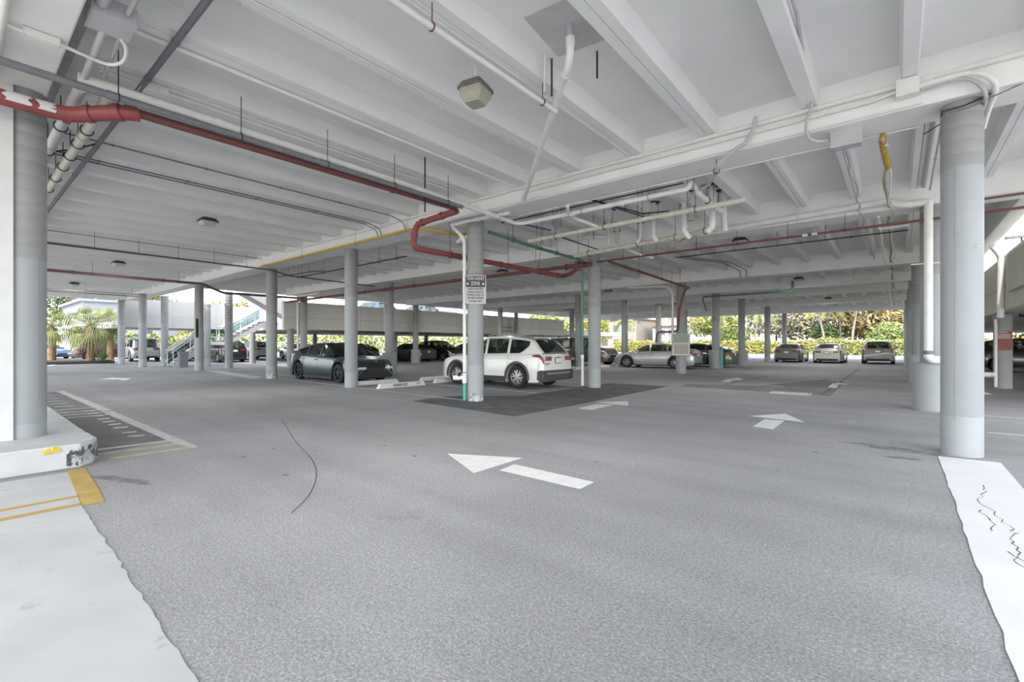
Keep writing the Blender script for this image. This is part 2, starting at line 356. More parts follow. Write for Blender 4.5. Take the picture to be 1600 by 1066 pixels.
# flaking paint rim along the top edge
m = MB()
rim = [(KX+0.0, 0.35), (KX-0.01, 0.97), (KX-0.13, 1.09), (KX-0.33, KY), (-8.6, KY-0.01), (-10.4, KY), (-12.3, KY+0.02)]
for a, b in zip(rim, rim[1:]):
    d = Vector((b[0]-a[0], b[1]-a[1])); n = max(2, int(d.length/0.12)); nn = Vector((-d.y, d.x)).normalized()
    for i in range(n):
        p = Vector(a)+d*i/n; q = Vector(a)+d*(i+1)/n; w0 = random.uniform(0.02, 0.09)
        if random.random() < 0.8: m.quad([(p.x-KX, p.y-KY, KZ+.003), (q.x-KX, q.y-KY, KZ+.003), (q.x+nn.x*w0-KX, q.y+nn.y*w0-KY, KZ+.003), (p.x+nn.x*w0*.7-KX, p.y+nn.y*w0*.7-KY, KZ+.003)])
o = m.build('flaking_rim', mat('flaked_kerb_paint', (0.60, 0.60, 0.54), 0.8, var=0.15, scale=9), kb)
m = MB(); m.quad([(0.026, -0.50, 0.20), (0.026, -0.33, 0.21), (0.026, -0.36, 0.27), (0.026, -0.46, 0.275)])
o = m.build('yellow_patch', mat('yellow_chip', (0.62, 0.42, 0.05), 0.7, var=0.2, scale=20, blot=(0.7, 0.7, 0.68), bscale=12, bthr=0.55), kb); o.modifiers.new('solid', 'SOLIDIFY').thickness = 0.004; o['label'] = 'small yellow paint patch'

# ------------------------------------------------------------------ columns
R0 = 0.205
def column(x, y, zt, label, zb=0.0, base=None, seams=(0.44, 2.95), r=R0, split=True, scuff=0.0, vseam=None, group=None):
    e = empty('concrete_column', (x, y, zb), 0, label, 'column', group)
    H_ = zt-zb; s2 = seams[1]-zb
    if split:
        m = MB(); m.lathe([(r, 0), (r, seams[0]-.006), (r-.003, seams[0]), (r, seams[0]+.006), (r, s2)], seg=40); m.build('lower_shaft', M_COLL, e, smooth=40)
        pr = [(r+.002, s2)]
        for z in frange(s2+.16, H_-.06, .17): pr += [(r+.002, z-.006), (r-.0015, z), (r+.002, z+.006)]
        pr += [(r+.002, H_)]
        m = MB(); m.lathe(pr, seg=40); m.build('upper_shaft', M_COLU, e, smooth=40)
    else:
        m = MB(); m.lathe([(r, 0), (r, H_)], seg=32); m.build('shaft', M_COLU, e, smooth=40)
    if base:
        m = MB(); m.lathe([(base[0], 0), (base[0], base[1]-.02), (base[0]-.02, base[1]), (r, base[1])], seg=36); m.build('base_sleeve', M_COLL, e, smooth=35)
    if scuff:
        m = MB(); n = 40; rr = r+.004
        random.seed(int(abs(x)*100)); hs_ = [scuff*(0.75+0.5*math.sin(i*0.33)**2+random.uniform(-.06, .06)) for i in range(n)]; hs_.append(hs_[0])
        for i in range(n):
            a, b = 2*PI*i/n, 2*PI*(i+1)/n
            m.quad([(rr*math.cos(a), rr*math.sin(a), .005), (rr*math.cos(b), rr*math.sin(b), .005), (rr*math.cos(b), rr*math.sin(b), hs_[i+1]), (rr*math.cos(a), rr*math.sin(a), hs_[i])])
        m.build('worn_band', M_WORN, e, smooth=40)
    if vseam is not None:
        a = vseam; m = MB(); m.box(r-.001, r+.0035, -.004, .004, 0.45, s2, M=Matrix.Rotation(a, 4, 'Z')); m.build('form_seam', M_COLU, e)
    return e
COLS = {}
def col(k, *a, **kw): COLS[k] = column(*a, **kw); return COLS[k]
col('L', -8.28, 0.60, 4.5, 'grey-blue round column on the raised kerb beside the white wall', zb=0.28, seams=(0.17, 2.45), vseam=0.6)
col('C1', 0.64, 8.32, 4.5, 'wide grey-blue round column standing at the end of the bright white floor band', seams=(0.50, 3.66), vseam=-1.95)
col('A2', -8.12, 8.40, 4.5, 'round column with the black and white tow-away sign and a worn black foot', seams=(0.9, 3.0), scuff=0.17)
col('A3', -13.74, 8.40, 4.5, 'round column directly in front of the dark blue-grey sedan', seams=(0.5, 2.95))
col('A4', -19.83, 8.50, 4.5, 'round column with flaking paint just left of the dark blue-grey sedan', seams=(0.5, 2.6), scuff=0.35)
col('A5', -28.50, 8.50, 4.5, 'round column left of the stairs with a narrow dark panel on its side', seams=(0.5, 2.2))
col('R2', 0.58, 13.45, 4.36, 'column with a wide sleeve and the fat white drain pipe, behind the nearest right column', base=(0.33, 1.02), seams=(1.05, 2.9))
col('R3', 0.60, 22.5, 4.34, 'second sleeved column in the row receding behind the drain pipe column', base=(0.33, 1.0), seams=(1.05, 2.9))
col('R4', 0.60, 28.4, 4.34, 'third sleeved column in the row receding behind the drain pipe column', base=(0.33, 1.0), seams=(1.05, 2.9))
col('R5', 0.60, 33.0, 4.34, 'fourth column in the row receding behind the drain pipe column', seams=(0.5, 2.9))
col('R6', 0.60, 41.0, 4.34, 'fifth column of the right-hand row, beside the grey crossover', seams=(0.5, 2.9))
col('R7', 0.60, 49.0, 4.2, 'last column of the right-hand row, at the open edge', seams=(0.5, 2.9))
col('B1', -7.62, 13.45, 4.36, 'round column with the green pipe down its side, right of the white crossover', seams=(0.62, 2.6))
col('B2', -8.03, 22.5, 4.34, 'column carrying the bulletin box in front of the silver sedan', base=(0.24, 0.9), seams=(0.92, 2.7))
col('B3', -8.12, 28.42, 4.34, 'sleeved column with a green pipe bending down its left side', base=(0.38, 1.05), seams=(1.08, 2.7))
col('B4', -7.80, 32.9, 4.34, 'sleeved column standing alone right of the green pipe column', base=(0.38, 0.98), seams=(1.0, 2.7))
col('B5', -7.84, 40.9, 4.34, 'slim column left of the silver-grey sedan seen from behind', seams=(0.5, 2.7))
col('B6', -8.0, 49.05, 4.2, 'pale column at the open edge behind the sedan with the tan bumper', seams=(0.5, 2.7))
col('D2', -14.46, 23.66, 4.5-.16, 'column in front of the brown off-roader, rising just right of the white crossover', seams=(0.5, 2.7))
col('D3', -14.10, 28.95, 4.34, 'column in front of the hood of the brown off-roader', seams=(0.5, 2.7))
col('D5', -13.47, 33.15, 4.34, 'column with a thin pipe on its right side behind the silver sedan roof', seams=(0.5, 2.7))
col('D6', -14.3, 41.0, 4.34, 'thin column in front of the palm trees, behind the silver sedan nose', seams=(0.5, 2.7))
col('D7', -14.2, 49.05, 4.2, 'thin pale column at the open edge left of the bulletin box column', seams=(0.5, 2.7))
col('S1', -18.77, 13.5, 4.36, 'column with a boxy sleeve behind the nose of the dark blue-grey sedan', base=(0.34, 1.0), seams=(1.03, 2.8))
col('S2', -28.0, 22.5, 4.34, 'sleeved column in front of the dark sedan with the yellow plate', base=(0.34, 1.0), seams=(1.03, 2.8))
col('S3', -24.84, 28.58, 4.34, 'column seen above the rear half of the white crossover roof', seams=(0.5, 2.7))
col('S4', -27.3, 13.55, 4.36, 'column behind the rear of the dark blue-grey sedan with a bent white pipe', seams=(0.5, 2.7))
col('S5', -27.9, 34.4, 4.34, 'slim column seen just above the middle of the white crossover roof', seams=(0.5, 2.7))
col('S6', -20.8, 33.0, 4.34, 'column above the rear window of the white crossover', seams=(0.5, 2.7))
col('S7', -20.9, 37.0, 4.34, 'thin pale column just right of the white crossover tailgate', seams=(0.5, 2.7))
col('F1', -35.57, 7.62, 4.5, 'column in front of the cream wall, right of the palm planter', seams=(0.5, 2.7))
col('F2', -36.44, 8.95, 4.5, 'column just left of the foot of the outdoor stairs', seams=(0.5, 2.7))
col('F3', -42.0, 7.80, 4.5, 'far column at the right end of the palm planter', seams=(0.5, 2.7))
col('F4', -29.86, 10.4, 4.42, 'column between the stairs and the flaking-paint column', seams=(0.5, 2.7))
col('F5', -33.45, 10.43, 3.9, 'short pale column right behind the dark-panelled column', seams=(0.5, 2.7), r=0.18)
# dark panel on A5
m = MB(); m.box(0.13, 0.19, -0.20, -0.06, 1.75, 2.75); o = m.build('cable_cover', M_BLACK, COLS['A5'])
# bolt heads on the near column
m = MB()
for i in range(2):
    for j in range(2):
        a = math.atan2(-CA, SA)+(-0.12+0.10*i) -0.02
        p = Vector((math.cos(a)*(R0+.003), math.sin(a)*(R0+.003), 2.62+0.05*j)); m.tube([p, p*1.0+Vector((math.cos(a), math.sin(a), 0))*0.006], 0.009, 8)
m.build('anchor_bolt', M_STEEL, COLS['C1'])

# ------------------------------------------------------------------ lower decks with cream parapets
def deck(name, x0, x1, y0, y1, z0, z1, lab): m = MB(); m.box(x0, x1, y0, y1, z0, z1); o = m.build(name, M_CREAM); tag(o, lab, kind='structure'); return o
deck('deck_slab', -50, -28.72, 14.6, 60, 2.42, 2.92, 'concrete upper deck behind the cream parapet')
deck('deck_slab', -52, -43.2, 8.0, 14.6, 2.65, 3.15, 'concrete upper deck beyond the stairs')
def parapet(x0, x1, y0, y1, z0, z1, lab, axis, step, M_=None):
    e = empty('parapet', (0, 0, 0), 0, lab, None); e['kind'] = 'structure'
    m = MB(); m.box(x0, x1, y0, y1, z0, z1); m.build('parapet_wall', M_ or M_CREAM, e)
    m = MB()     # cast panel joints and the ledge line
    if axis == 'y':
        for side in (x0-.004, x1+.004):
            for y in frange(y0+step, y1, step): m.box(side-.003, side+.003, y-.012, y+.012, z0, z1)
            m.box(side-.003, side+.003, y0, y1, z0+(z1-z0)*.42, z0+(z1-z0)*.42+.02)
    else:
        for side in (y0-.004,):
            for x in frange(x0+step, x1, step): m.box(x-.012, x+.012, side-.003, side+.003, z0, z1)
    m.build('panel_joint', M_COLU, e)
    return e
parapet(-28.72, -28.45, 12.9, 43.5, 2.32, 4.0, 'long cream parapet of the neighbouring deck', 'y', 5.2)
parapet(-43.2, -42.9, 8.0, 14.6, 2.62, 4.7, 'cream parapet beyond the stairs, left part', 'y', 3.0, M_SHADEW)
parapet(2.45, 2.75, 14.4, 60, 2.42, 4.05, 'cream parapet of the deck on the right', 'y', 6.0, M_CREAMR)
deck('deck_slab', 2.75, 20, 14.4, 60, 2.42, 2.92, 'concrete deck at the right edge')
m = MB(); m.box(2.32, 2.45, 16.2, 18.6, 2.85, 3.85); o = m.build('trim_1', M_CREAMR); tag(o, 'raised pilaster panel on the right-hand parapet', kind='structure')
for i, (x, y, lab) in enumerate([(-28.55, 13.35, 'low column under the left end of the long cream parapet'), (-30.3, 22.3, 'low column under the cream parapet beside the dark sedans'),
        (-36.3, 14.2, 'low column under the deck between the parked white cars'), (-28.6, 31.5, 'low column under the cream parapet beyond the red car'), (-28.6, 42.8, 'low column under the far end of the cream parapet'),
        (-37.5, 22.5, 'low column deep under the deck behind the teal sedan'), (-37.5, 31.5, 'low column deep under the deck behind the dark sedan'), (-46, 24, 'far low column against the yellow hedge at left'), (-46, 33, 'far low column against the yellow hedge at centre'),
        (2.60, 21.5, 'column with the faded red notice under the right-hand deck'), (5.9, 38.0, 'dark blue-grey column at the right edge behind the black off-roader'), (2.60, 33.0, 'low column under the right deck hidden behind the near column')]):
    c = column(x, y, 2.42 if x < -29 or x > 2.65 else 2.35, lab, seams=(0.4, 2.0), split=False, r=0.22 if x > 0 else 0.2)
# ================================================================== PAINT ON THE FLOOR
def flat(name, polys, mat_, label, cat, group=None, z=0.004):
    c = Vector((0, 0, 0)); n = 0
    for p in polys:
        for q in p: c += Vector((q[0], q[1], 0)); n += 1
    c /= n; m = MB()
    for p in polys:
        m.prism([(q[0]-c.x, q[1]-c.y) for q in p], 0.0, z)
    o = m.build(name, mat_, loc=(c.x, c.y, 0.0005 if z < .0025 else .0032)); return tag(o, label, cat, group)
def P(*px_): return [tuple(gz(a, b)[:2]) for a, b in px_]
AG = 'white direction arrows on the floor'
flat('painted_arrow', [P((699.2, 709.8), (815.6, 716.4), (740.3, 740)), P((804, 726.5), (927.8, 754.4), (906, 765), (781, 735.7))], M_MARK, 'nearest white arrow on the floor, long tail, pointing left', 'road marking', AG)
flat('painted_arrow', [P((1171.3, 650.5), (1227.2, 647), (1257, 660.3)), P((1194.7, 655.7), (1225.6, 658), (1207.7, 671.3), (1176.9, 667))], M_MARK, 'stubby white floor arrow pointing away, in the middle of the right lane', 'road marking', AG)
flat('painted_arrow', [P((932, 629), (981, 627.4), (982, 634.6)), P((903, 638.8), (931, 632), (959, 633), (925, 640.8))], M_MARK, 'faded white floor arrow beside the dark asphalt patch', 'road marking', AG)
flat('painted_arrow', [P((1132, 593.4), (1152.5, 590.7), (1162, 594)), P((1136, 594.2), (1146, 594.2), (1139.5, 597.3), (1125.8, 596.6))], M_MARK, 'small far white floor arrow left of the drain grate', 'road marking', AG)
flat('painted_arrow', [P((1308, 597.9), (1325.4, 601.4), (1303, 600.6)), P((1301, 599.3), (1311.7, 600), (1307, 606.6), (1293.5, 605.7))], M_MARK, 'small far white floor arrow right of the drain grate', 'road marking', AG)
flat('painted_arrow', [P((158, 593), (176, 590.3), (183, 593)), P((176, 590.6), (206, 591.9), (195, 594.8), (180, 592.6))], M_MARK, 'flat-looking white floor arrow far left, before the palm planter', 'road marking', AG)
flat('painted_band', [P((320, 579.5), (345, 580), (415, 590), (394, 592))], M_MARKW, 'broad faded white bar between the two columns left of the dark sedan', 'road marking')
# parking bay lines of the first row
def line(x0, y0, x1, y1, w, label, mt=M_MARKW, name='parking_line', group='white parking bay lines'):
    d = Vector((x1-x0, y1-y0)); n = Vector((-d.y, d.x)).normalized()*w/2
    return flat(name, [[(x0+n.x, y0+n.y), (x1+n.x, y1+n.y), (x1-n.x, y1-n.y), (x0-n.x, y0-n.y)]], mt, label, 'road marking', group, 0.003)
line(-19.4, 8.66, -8.35, 8.28, 0.10, 'white bay line running from the sedan to the tow-away column')
line(-14.0, 10.85, -8.0, 10.85, 0.10, 'white bay line on the near side of the white crossover')
line(-13.5, 13.55, -8.2, 13.55, 0.10, 'white bay line on the far side of the white crossover')
line(-20.5, 11.2, -14.9, 11.2, 0.10, 'white bay line on the far side of the dark blue-grey sedan')
line(-23.5, 9.2, -20.0, 10.2, 0.10, 'short faded bay line behind the dark blue-grey sedan')
line(0.95, 13.0, 7.5, 13.0, 0.10, 'white bay line right of the drain pipe column')
line(1.1, 10.6, 7.5, 10.6, 0.10, 'nearer white line seen right of the nearest right column')
line(-60, 8.8, -42.5, 4.2, 0.25, 'long pale line across the open end at the far left', M_MARK)
# broad bands
m = MB(); random.seed(7)
def ragged(x0, x1, ya, yb, n, j):
    up = [(x0+(x1-x0)*i/n, yb+random.uniform(-j, j)) for i in range(n+1)]; dn = [(x1-(x1-x0)*i/n, ya) for i in range(n+1)]
    return up+dn
flat('painted_band', [[(x, y-(x+5.5)*.026) for x, y in ragged(-5.50, -0.6, -0.9, 0.755, 60, 0.011)]], M_BAND, 'huge worn white painted band at the bottom left corner', 'road marking', None, 0.003)
flat('painted_band', [[(-7.05, -0.9), (-5.90, -0.9), (-5.90, 0.775), (-7.05, 0.85)], [(-5.82, -0.9), (-5.60, -0.9), (-5.60, 0.755), (-5.82, 0.77)]], M_BAND, 'white painted panel by the kerb, between the kerb and the yellow stripes', 'road marking', None, 0.003)
flat('painted_stripe', [[(-7.17, 0.855), (-6.3, .80), (-5.50, 0.755), (-5.48, 0.90), (-6.2, .955), (-7.11, 1.0)]], M_YEL, 'short wide yellow stripe at the foot of the kerb corner', 'road marking')
flat('painted_stripe', [[(-5.90, -0.9), (-5.82, -0.9), (-5.82, 0.77), (-5.90, 0.775)]], M_YEL, 'thin yellow line across the white panel, the one nearer the kerb', 'road marking', 'thin yellow lines across the white panel')
flat('painted_stripe', [[(-5.60, -0.9), (-5.50, -0.9), (-5.50, 0.75), (-5.60, 0.755)]], M_YEL, 'thin yellow line across the white panel, the one farther from the kerb', 'road marking', 'thin yellow lines across the white panel')
pts = []
yL = P((1465, 715.5), (1483, 765), (1520, 848), (1560, 935), (1600, 1027)); 
rb = [(0.30+0.0*i, 0) for i in range(1)]
b = []
for i in range(41):
    y = 7.95-i*(7.95-0.8)/40; b.append((0.395+random.uniform(-.010, .010)*(1 if i > 5 else .2), y))
flat('painted_band', [b+[(0.95, 0.8), (0.95, 7.98)]], M_BAND2, 'bright cracked white band running to the nearest right column', 'road marking', None, 0.003)
# cracks in the bright band
m = MB(); random.seed(11)
def crack(x, y, n, st=0.09):
    for i in range(n):
        nx = x+random.uniform(-.035, .04); ny = y-random.uniform(.5, 1)*st; w = random.uniform(.002, .005)
        m.quad([(x-w, y, .0070), (nx-w, ny, .0070), (nx+w, ny, .0070), (x+w, y, .0070)]); x, y = nx, ny
for (cx_, cy_, cn, lb) in ((0.66, 6.6, 22, 'long thin crack in the far half of the bright white band'), (0.70, 5.1, 34, 'longest jagged crack down the middle of the bright white band'), (0.58, 4.6, 16, 'short jagged crack near the left edge of the bright white band'), (0.55, 5.6, 8, 'tiny crack beside the longest one in the bright white band')):
    m = MB(); crack(cx_, cy_, cn); tag(m.build('pavement_crack', M_DARKA), lb, 'crack', 'cracks in the bright white band')
# hatched island beyond the kerb
isl = []
flat('painted_stripe', [[(-7.35, 2.14), (-7.9, 2.06), (-12.7, 2.06), (-12.7, 2.22), (-7.4, 2.20)]], M_MARKW, 'wide pale edge line of the island beside the kerb, near part', 'road marking')
flat('painted_stripe', [[(-12.85, 2.08), (-19.4, 2.10), (-19.4, 2.24), (-12.85, 2.24)]], M_MARKW, 'wide pale edge line of the island beside the kerb, far part', 'road marking')
for i, (x, mt, w, lab) in enumerate([(-7.45, M_YELW, .14, 'faded yellow end line of the island, nearest the camera'), (-7.83, M_YELW, .13, 'pale middle end line of the island near the kerb'), (-8.20, M_MARKW, .12, 'pale inner end line of the island near the kerb')]):
    line(x-0.05, 1.28, x, 2.12, w, lab, mt, 'painted_stripe', 'end lines of the island by the kerb')
for i, x in enumerate((-12.2, -12.7, -13.2, -13.8)):
    line(x, 1.3, x, 2.1, .09, ['first', 'second', 'third', 'fourth'][i]+' of the four thin lines crossing the middle of the island, counted from the camera', M_MARKW, 'painted_stripe', 'lines crossing the middle of the island')
DP = [((872, 628), (1015, 622)), ((805, 597), (945, 585)), ((725, 550), (855, 541)), ((675, 519), (790, 508)), ((620, 493), (737, 482)), ((570, 466), (683, 456)), ((525, 436), (620, 430)), ((470, 413), (578, 404)), ((440, 389), (545, 382))]
nm = ['nearest', 'second', 'third', 'fourth', 'fifth', 'sixth', 'seventh', 'eighth', 'farthest']
for i, (a, b_) in enumerate(DP):
    p = gz(60+a[0]/6.154, 580+a[1]/6.154); q = gz(60+b_[0]/6.154, 580+b_[1]/6.154)
    line(p.x, p.y, q.x, q.y, .10, nm[i]+' of the nine short white dashes inside the near part of the island', M_MARK if i not in (0, 1, 6) else M_MARKW, 'painted_dash', 'short white dashes in the island by the kerb')
for i in range(7):
    line(-14.6-i*0.75, 1.55, -14.6-i*0.75, 1.85, .09, nm[i]+' small faded dash in the far part of the island by the kerb', M_MARKW, 'painted_dash', 'faded dashes in the far part of the island')
# repaired asphalt
flat('asphalt_patch', [[(-9.3, 7.35), (-5.78, 7.06), (-5.75, 9.2), (-5.9, 15.3), (-8.0, 15.2), (-7.9, 10.0), (-9.4, 8.7)]], M_DARKA, 'dark asphalt patch around the foot of the tow-away column', 'asphalt patch', None, 0.0022)
flat('asphalt_patch', [[(-5.6, 15.6), (-1.4, 15.3), (-1.5, 21.0), (-2.2, 22.4), (-3.6, 17.5), (-5.7, 16.6)]], mat('mid_dark_asphalt', (0.155, 0.155, 0.16), 0.85, var=0.2, scale=1.2, bump=0.3, blot=(0.21, 0.21, 0.21), bscale=0.9, bthr=0.52), 'dark asphalt patch behind the slotted drain', 'asphalt patch', None, 0.0022)
flat('asphalt_patch', [[(-8.2, 2.05), (-8.0, 1.2), (-19.2, 1.2), (-19.3, 2.05)]], mat('island_asphalt', (0.15, 0.15, 0.155), 0.85, var=0.2, scale=1.5, bump=0.3, blot=(0.20, 0.20, 0.20), bscale=1.1, bthr=0.55), 'darker asphalt inside the hatched island', 'asphalt patch', None, 0.0022)
# stains
for cx, cy, rx, ry, a, lab, s in [(-6.25, 1.16, 0.36, 0.085, 0.35, 'dark smear on the floor in front of the kerb corner', 3), (0.0, 8.15, 0.62, 0.13, -0.15, 'dark stain at the foot of the nearest right column', 5), (0.05, 7.55, 0.2, .06, 0.1, 'small dark smear left of the bright white band', 6)]:
    random.seed(s); pts = []; ph = [random.uniform(0, 6) for _ in range(4)]
    for i in range(60):
        t = 2*PI*i/60; k = 1+.22*math.sin(2*t+ph[0])+.14*math.sin(5*t+ph[1])+.08*math.sin(11*t+ph[2])+random.uniform(-.05, .05); x = rx*k*math.cos(t); y = ry*k*math.sin(t); pts.append((cx+x*math.cos(a)-y*math.sin(a), cy+x*math.sin(a)+y*math.cos(a)))
    flat('floor_stain', [pts], MATS.get('stain') or mat('stain', (.17, .17, .17), .8, var=.25, scale=6, blot=(.25, .25, .25), bscale=5, bthr=.52), lab, 'stain', None, 0.0012)
# faint curved tyre mark
m = MB(); cps = P((440, 655), (462, 690), (485, 715), (494, 735), (492, 755), (480, 778), (455, 802))
def cr(pts, n=8):
    out = []; p = [Vector(q+(0,)) if len(q) == 2 else Vector(q) for q in pts]; p = [p[0]]+p+[p[-1]]
    for i in range(1, len(p)-2):
        for j in range(n):
            t = j/n; a, b, c, d = p[i-1], p[i], p[i+1], p[i+2]
            out.append(0.5*((2*b)+(c-a)*t+(2*a-5*b+4*c-d)*t*t+(-a+3*b-3*c+d)*t**3))
    out.append(p[-2]); return out
cc = cr([tuple(q) for q in cps])
for a, b in zip(cc, cc[1:]):
    d = (b-a); n = Vector((-d.y, d.x, 0)).normalized()*0.006; m.quad([a-n+Vector((0, 0, .0018)), b-n+Vector((0, 0, .0018)), b+n+Vector((0, 0, .0018)), a+n+Vector((0, 0, .0018))])
tag(m.build('tyre_mark', M_DARKA), 'thin curved dark tyre mark left of the nearest arrow', 'tyre mark')
for (a_, b_, lb) in ((P((1342, 577)), P((1283, 618)), 'thin dark paving joint running away to the right of the drain grate'), (P((1130, 602)), P((1200, 588)), 'faint paving joint near the far arrow left of the drain')):
    line(a_[0][0], a_[0][1], b_[0][0], b_[0][1], .05, lb, M_DARKA, 'paving_joint', 'dark paving joints')
# slotted drain
e = empty('drain_grate', (-2.36, 15.42, 0), 0, 'slotted white drain grate set in the floor of the right lane', 'drain')
m = MB(); m.box(-0.5, 0.5, -.22, .22, 0, .008); m.build('drain_pan', M_BLACK, e)
m = MB()
m.box(-.5, .5, -.24, -.20, 0, .014); m.box(-.5, .5, .20, .24, 0, .014)
for i in range(14): x = -.48+i*.0738; m.box(x-.014, x+.014, -.20, .20, 0, .014)
m.build('grate_bars', M_MARK, e)

# ------------------------------------------------------------------ wheel stops
def wheel_stop(x, y0, y1, label, text=None, w=0.17, h=0.14):
    e = empty('wheel_stop', (x, (y0+y1)/2, 0), 0, label, 'wheel stop', 'white concrete wheel stops')
    L = (y1-y0)/2; m = MB(); k = 0
    for s in (-1, 1): pass
    v = [(-w/2, -L, 0), (w/2, -L, 0), (w/2, L, 0), (-w/2, L, 0), (-w/2+.035, -L+.08, h), (w/2-.035, -L+.08, h), (w/2-.035, L-.08, h), (-w/2+.035, L-.08, h)]
    m.v = v; m.f = [(3, 2, 1, 0), (4, 5, 6, 7), (0, 1, 5, 4), (1, 2, 6, 5), (2, 3, 7, 6), (3, 0, 4, 7)]; m.m = [0]*6
    o = m.build('stop_block', M_STOP, e); bevel(o, .012, 2)
    if text:
        ang = math.atan2(h, .035); R_ = Matrix.Rotation(PI/2, 4, 'Z') @ Matrix.Rotation(ang, 4, 'X')
        for tx, yy, sz in text:
            o = text_mesh('lettering', tx, sz, M_BLACK, e, R_, .001, 'CENTER', 1.15, (w/2-.0165, yy, h*.5), .003)
    return e
wheel_stop(-12.6, 8.62, 10.50, 'white wheel stop lettered RESERVED in front of the other stop', [('RESERVED', -.10, .115), ('167', .62, .105)], w=.19, h=.15)
wheel_stop(-14.15, 8.75, 10.55, 'blank white wheel stop under the nose of the dark blue-grey sedan')
wheel_stop(-14.05, 11.5, 13.3, 'chipped white wheel stop ahead of the white crossover, far one')
wheel_stop(-12.9, 11.2, 13.0, 'white wheel stop behind the front wheel of the white crossover')
wheel_stop(-13.6, 20.9, 22.7, 'small lettered wheel stop right of the white crossover rear', [('RESERVED', -.2, .10)])
wheel_stop(-13.7, 24.3, 26.0, 'wheel stop under the brown off-roader')
wheel_stop(-13.4, 26.4, 28.0, 'wheel stop under the nose of the silver sedan')
wheel_stop(8.2, 33.8, 35.4, 'wheel stop under the black off-roader at the right edge')
# ================================================================== CEILING LAMPS
M_LENS = mat('yellowed_lens', (0.36, 0.35, 0.27), 0.35, var=0.08, scale=14, bump=0.2)
M_LENS2 = mat('clear_lens', (0.50, 0.50, 0.45), 0.3, var=0.06, scale=14, bump=0.2)
M_HOUS = mat('lamp_housing_grey', (0.15, 0.155, 0.15), 0.6, var=0.2, scale=8)
M_HOUSD = mat('lamp_housing_dark', (0.05, 0.05, 0.05), 0.6, var=0.2, scale=8)
LD = bpy.data.lights.new('added_lamp_light', 'AREA'); LD.shape = 'DISK'; LD.size = 0.30; LD.energy = LAMP_POWER; LD.color = (1.0, 0.985, 0.96); LD.spread = PI  # light added under every fixture to lift the interior; lenses look unlit
def lamp(x, y, z, label, rod=0.0, size=0.2, big=False, rz=0.0, yellow=False):
    e = empty('ceiling_lamp', (x, y, z), rz, label, 'ceiling lamp', 'box lamps under the ceiling')
    s = size; m = MB()
    def fr(z0, a, z1, b, mi=0, cap0=False, cap1=False):
        k = len(m.v); c = 0.82
        def oc(r, zz): return [(r*c, -r, zz), (r, -r*c, zz), (r, r*c, zz), (r*c, r, zz), (-r*c, r, zz), (-r, r*c, zz), (-r, -r*c, zz), (-r*c, -r, zz)]
        m.v += oc(a, z0)+oc(b, z1)
        for i in range(8): j = (i+1) % 8; m.f.append((k+i, k+j, k+8+j, k+8+i)); m.m.append(mi)
        if cap0: m.f.append(tuple(k+i for i in range(8))[::-1]); m.m.append(mi)
        if cap1: m.f.append(tuple(k+8+i for i in range(8))); m.m.append(mi)
    fr(-0.02, s*1.08, 0.0, s*1.08, cap0=True); fr(0.0, s*1.08, 0.075, s*0.80); fr(0.075, s*0.80, 0.10, s*0.4, cap1=True)
    m.build('lamp_housing', M_HOUS if rod else M_HOUSD, e)
    m = MB(); fr(-0.19 if rod else -0.12, s*0.62, -0.10 if rod else -.05, s*0.92, cap0=True); fr(-0.10 if rod else -.05, s*0.92, -0.019, s*0.97, cap1=True)
    m.build('lamp_lens', M_LENS if yellow else M_LENS2, e)
    if rod:
        m = MB(); m.tube([(0, 0, 0.095), (0, 0, 0.095+rod)], .009, 8); m.lathe([(.05, 0.085+rod), (.045, 0.10+rod)]); m.build('hanger_rod', M_PIPE, e)
        m = MB()
        for a in (PI/4, 3*PI/4, 5*PI/4, 7*PI/4):
            m.box(-.012, .012, -.012, .012, 0.0, .05, M=Matrix.Translation((math.cos(a)*s*1.18*0.9, math.sin(a)*s*1.18*.9, 0)))
        m.build('latch', M_HOUSD, e)
    lo = bpy.data.objects.new('added_lamp_light', LD); C.objects.link(lo); lo.parent = e; lo.location = (0, 0, -0.22)
    return e
p = gz(743, 140, 4.62)
lamp(p.x, p.y, 4.62, 'large grey-hooded lamp with yellowed square lens hanging on a rod', rod=0.36, size=0.165, rz=math.radians(12)-0.0, yellow=True)
lamp(-14.4, 4.5, 4.74, 'dark-rimmed square lamp, second on the left side under the ribs', size=.20)
lamp(-24.7, 4.5, 4.74, 'small dark-topped lamp farther left under the ribs, third in line', size=.2)
lamp(-35.2, 4.5, 4.74, 'dim lamp at the far left above the palm planter view', size=.2)
lamp(-23.9, 16.6, 4.62, 'dark-topped lamp between the two columns above the cream parapet', size=.2)
lamp(-3.75, 15.7, 4.62, 'lamp among the white pipes above the right lane', size=.2)
lamp(-3.75, 26.8, 4.62, 'small lamp above the right lane, beyond the third beam', size=.2)
lamp(-3.75, 39.6, 4.62, 'tiny bright lamp near the far edge above the parked cars', size=.2)
lamp(-13.5, 15.7, 4.62, 'added lamp above the white crossover bay', size=.2)  # this and the following lamps are added to brighten the inner bays
lamp(-13.5, 25.5, 4.62, 'added lamp above the brown off-roader', size=.2)
lamp(-13.5, 37.0, 4.62, 'added lamp deep in the garage before the palm trees', size=.2)
lamp(-23.9, 37.0, 4.62, 'added lamp deep in the garage near the far end of the cream parapet', size=.2)
lamp(-3.9, -3.6, 4.74, 'added unseen lamp behind the viewpoint', size=.2)  # added out of view for more light
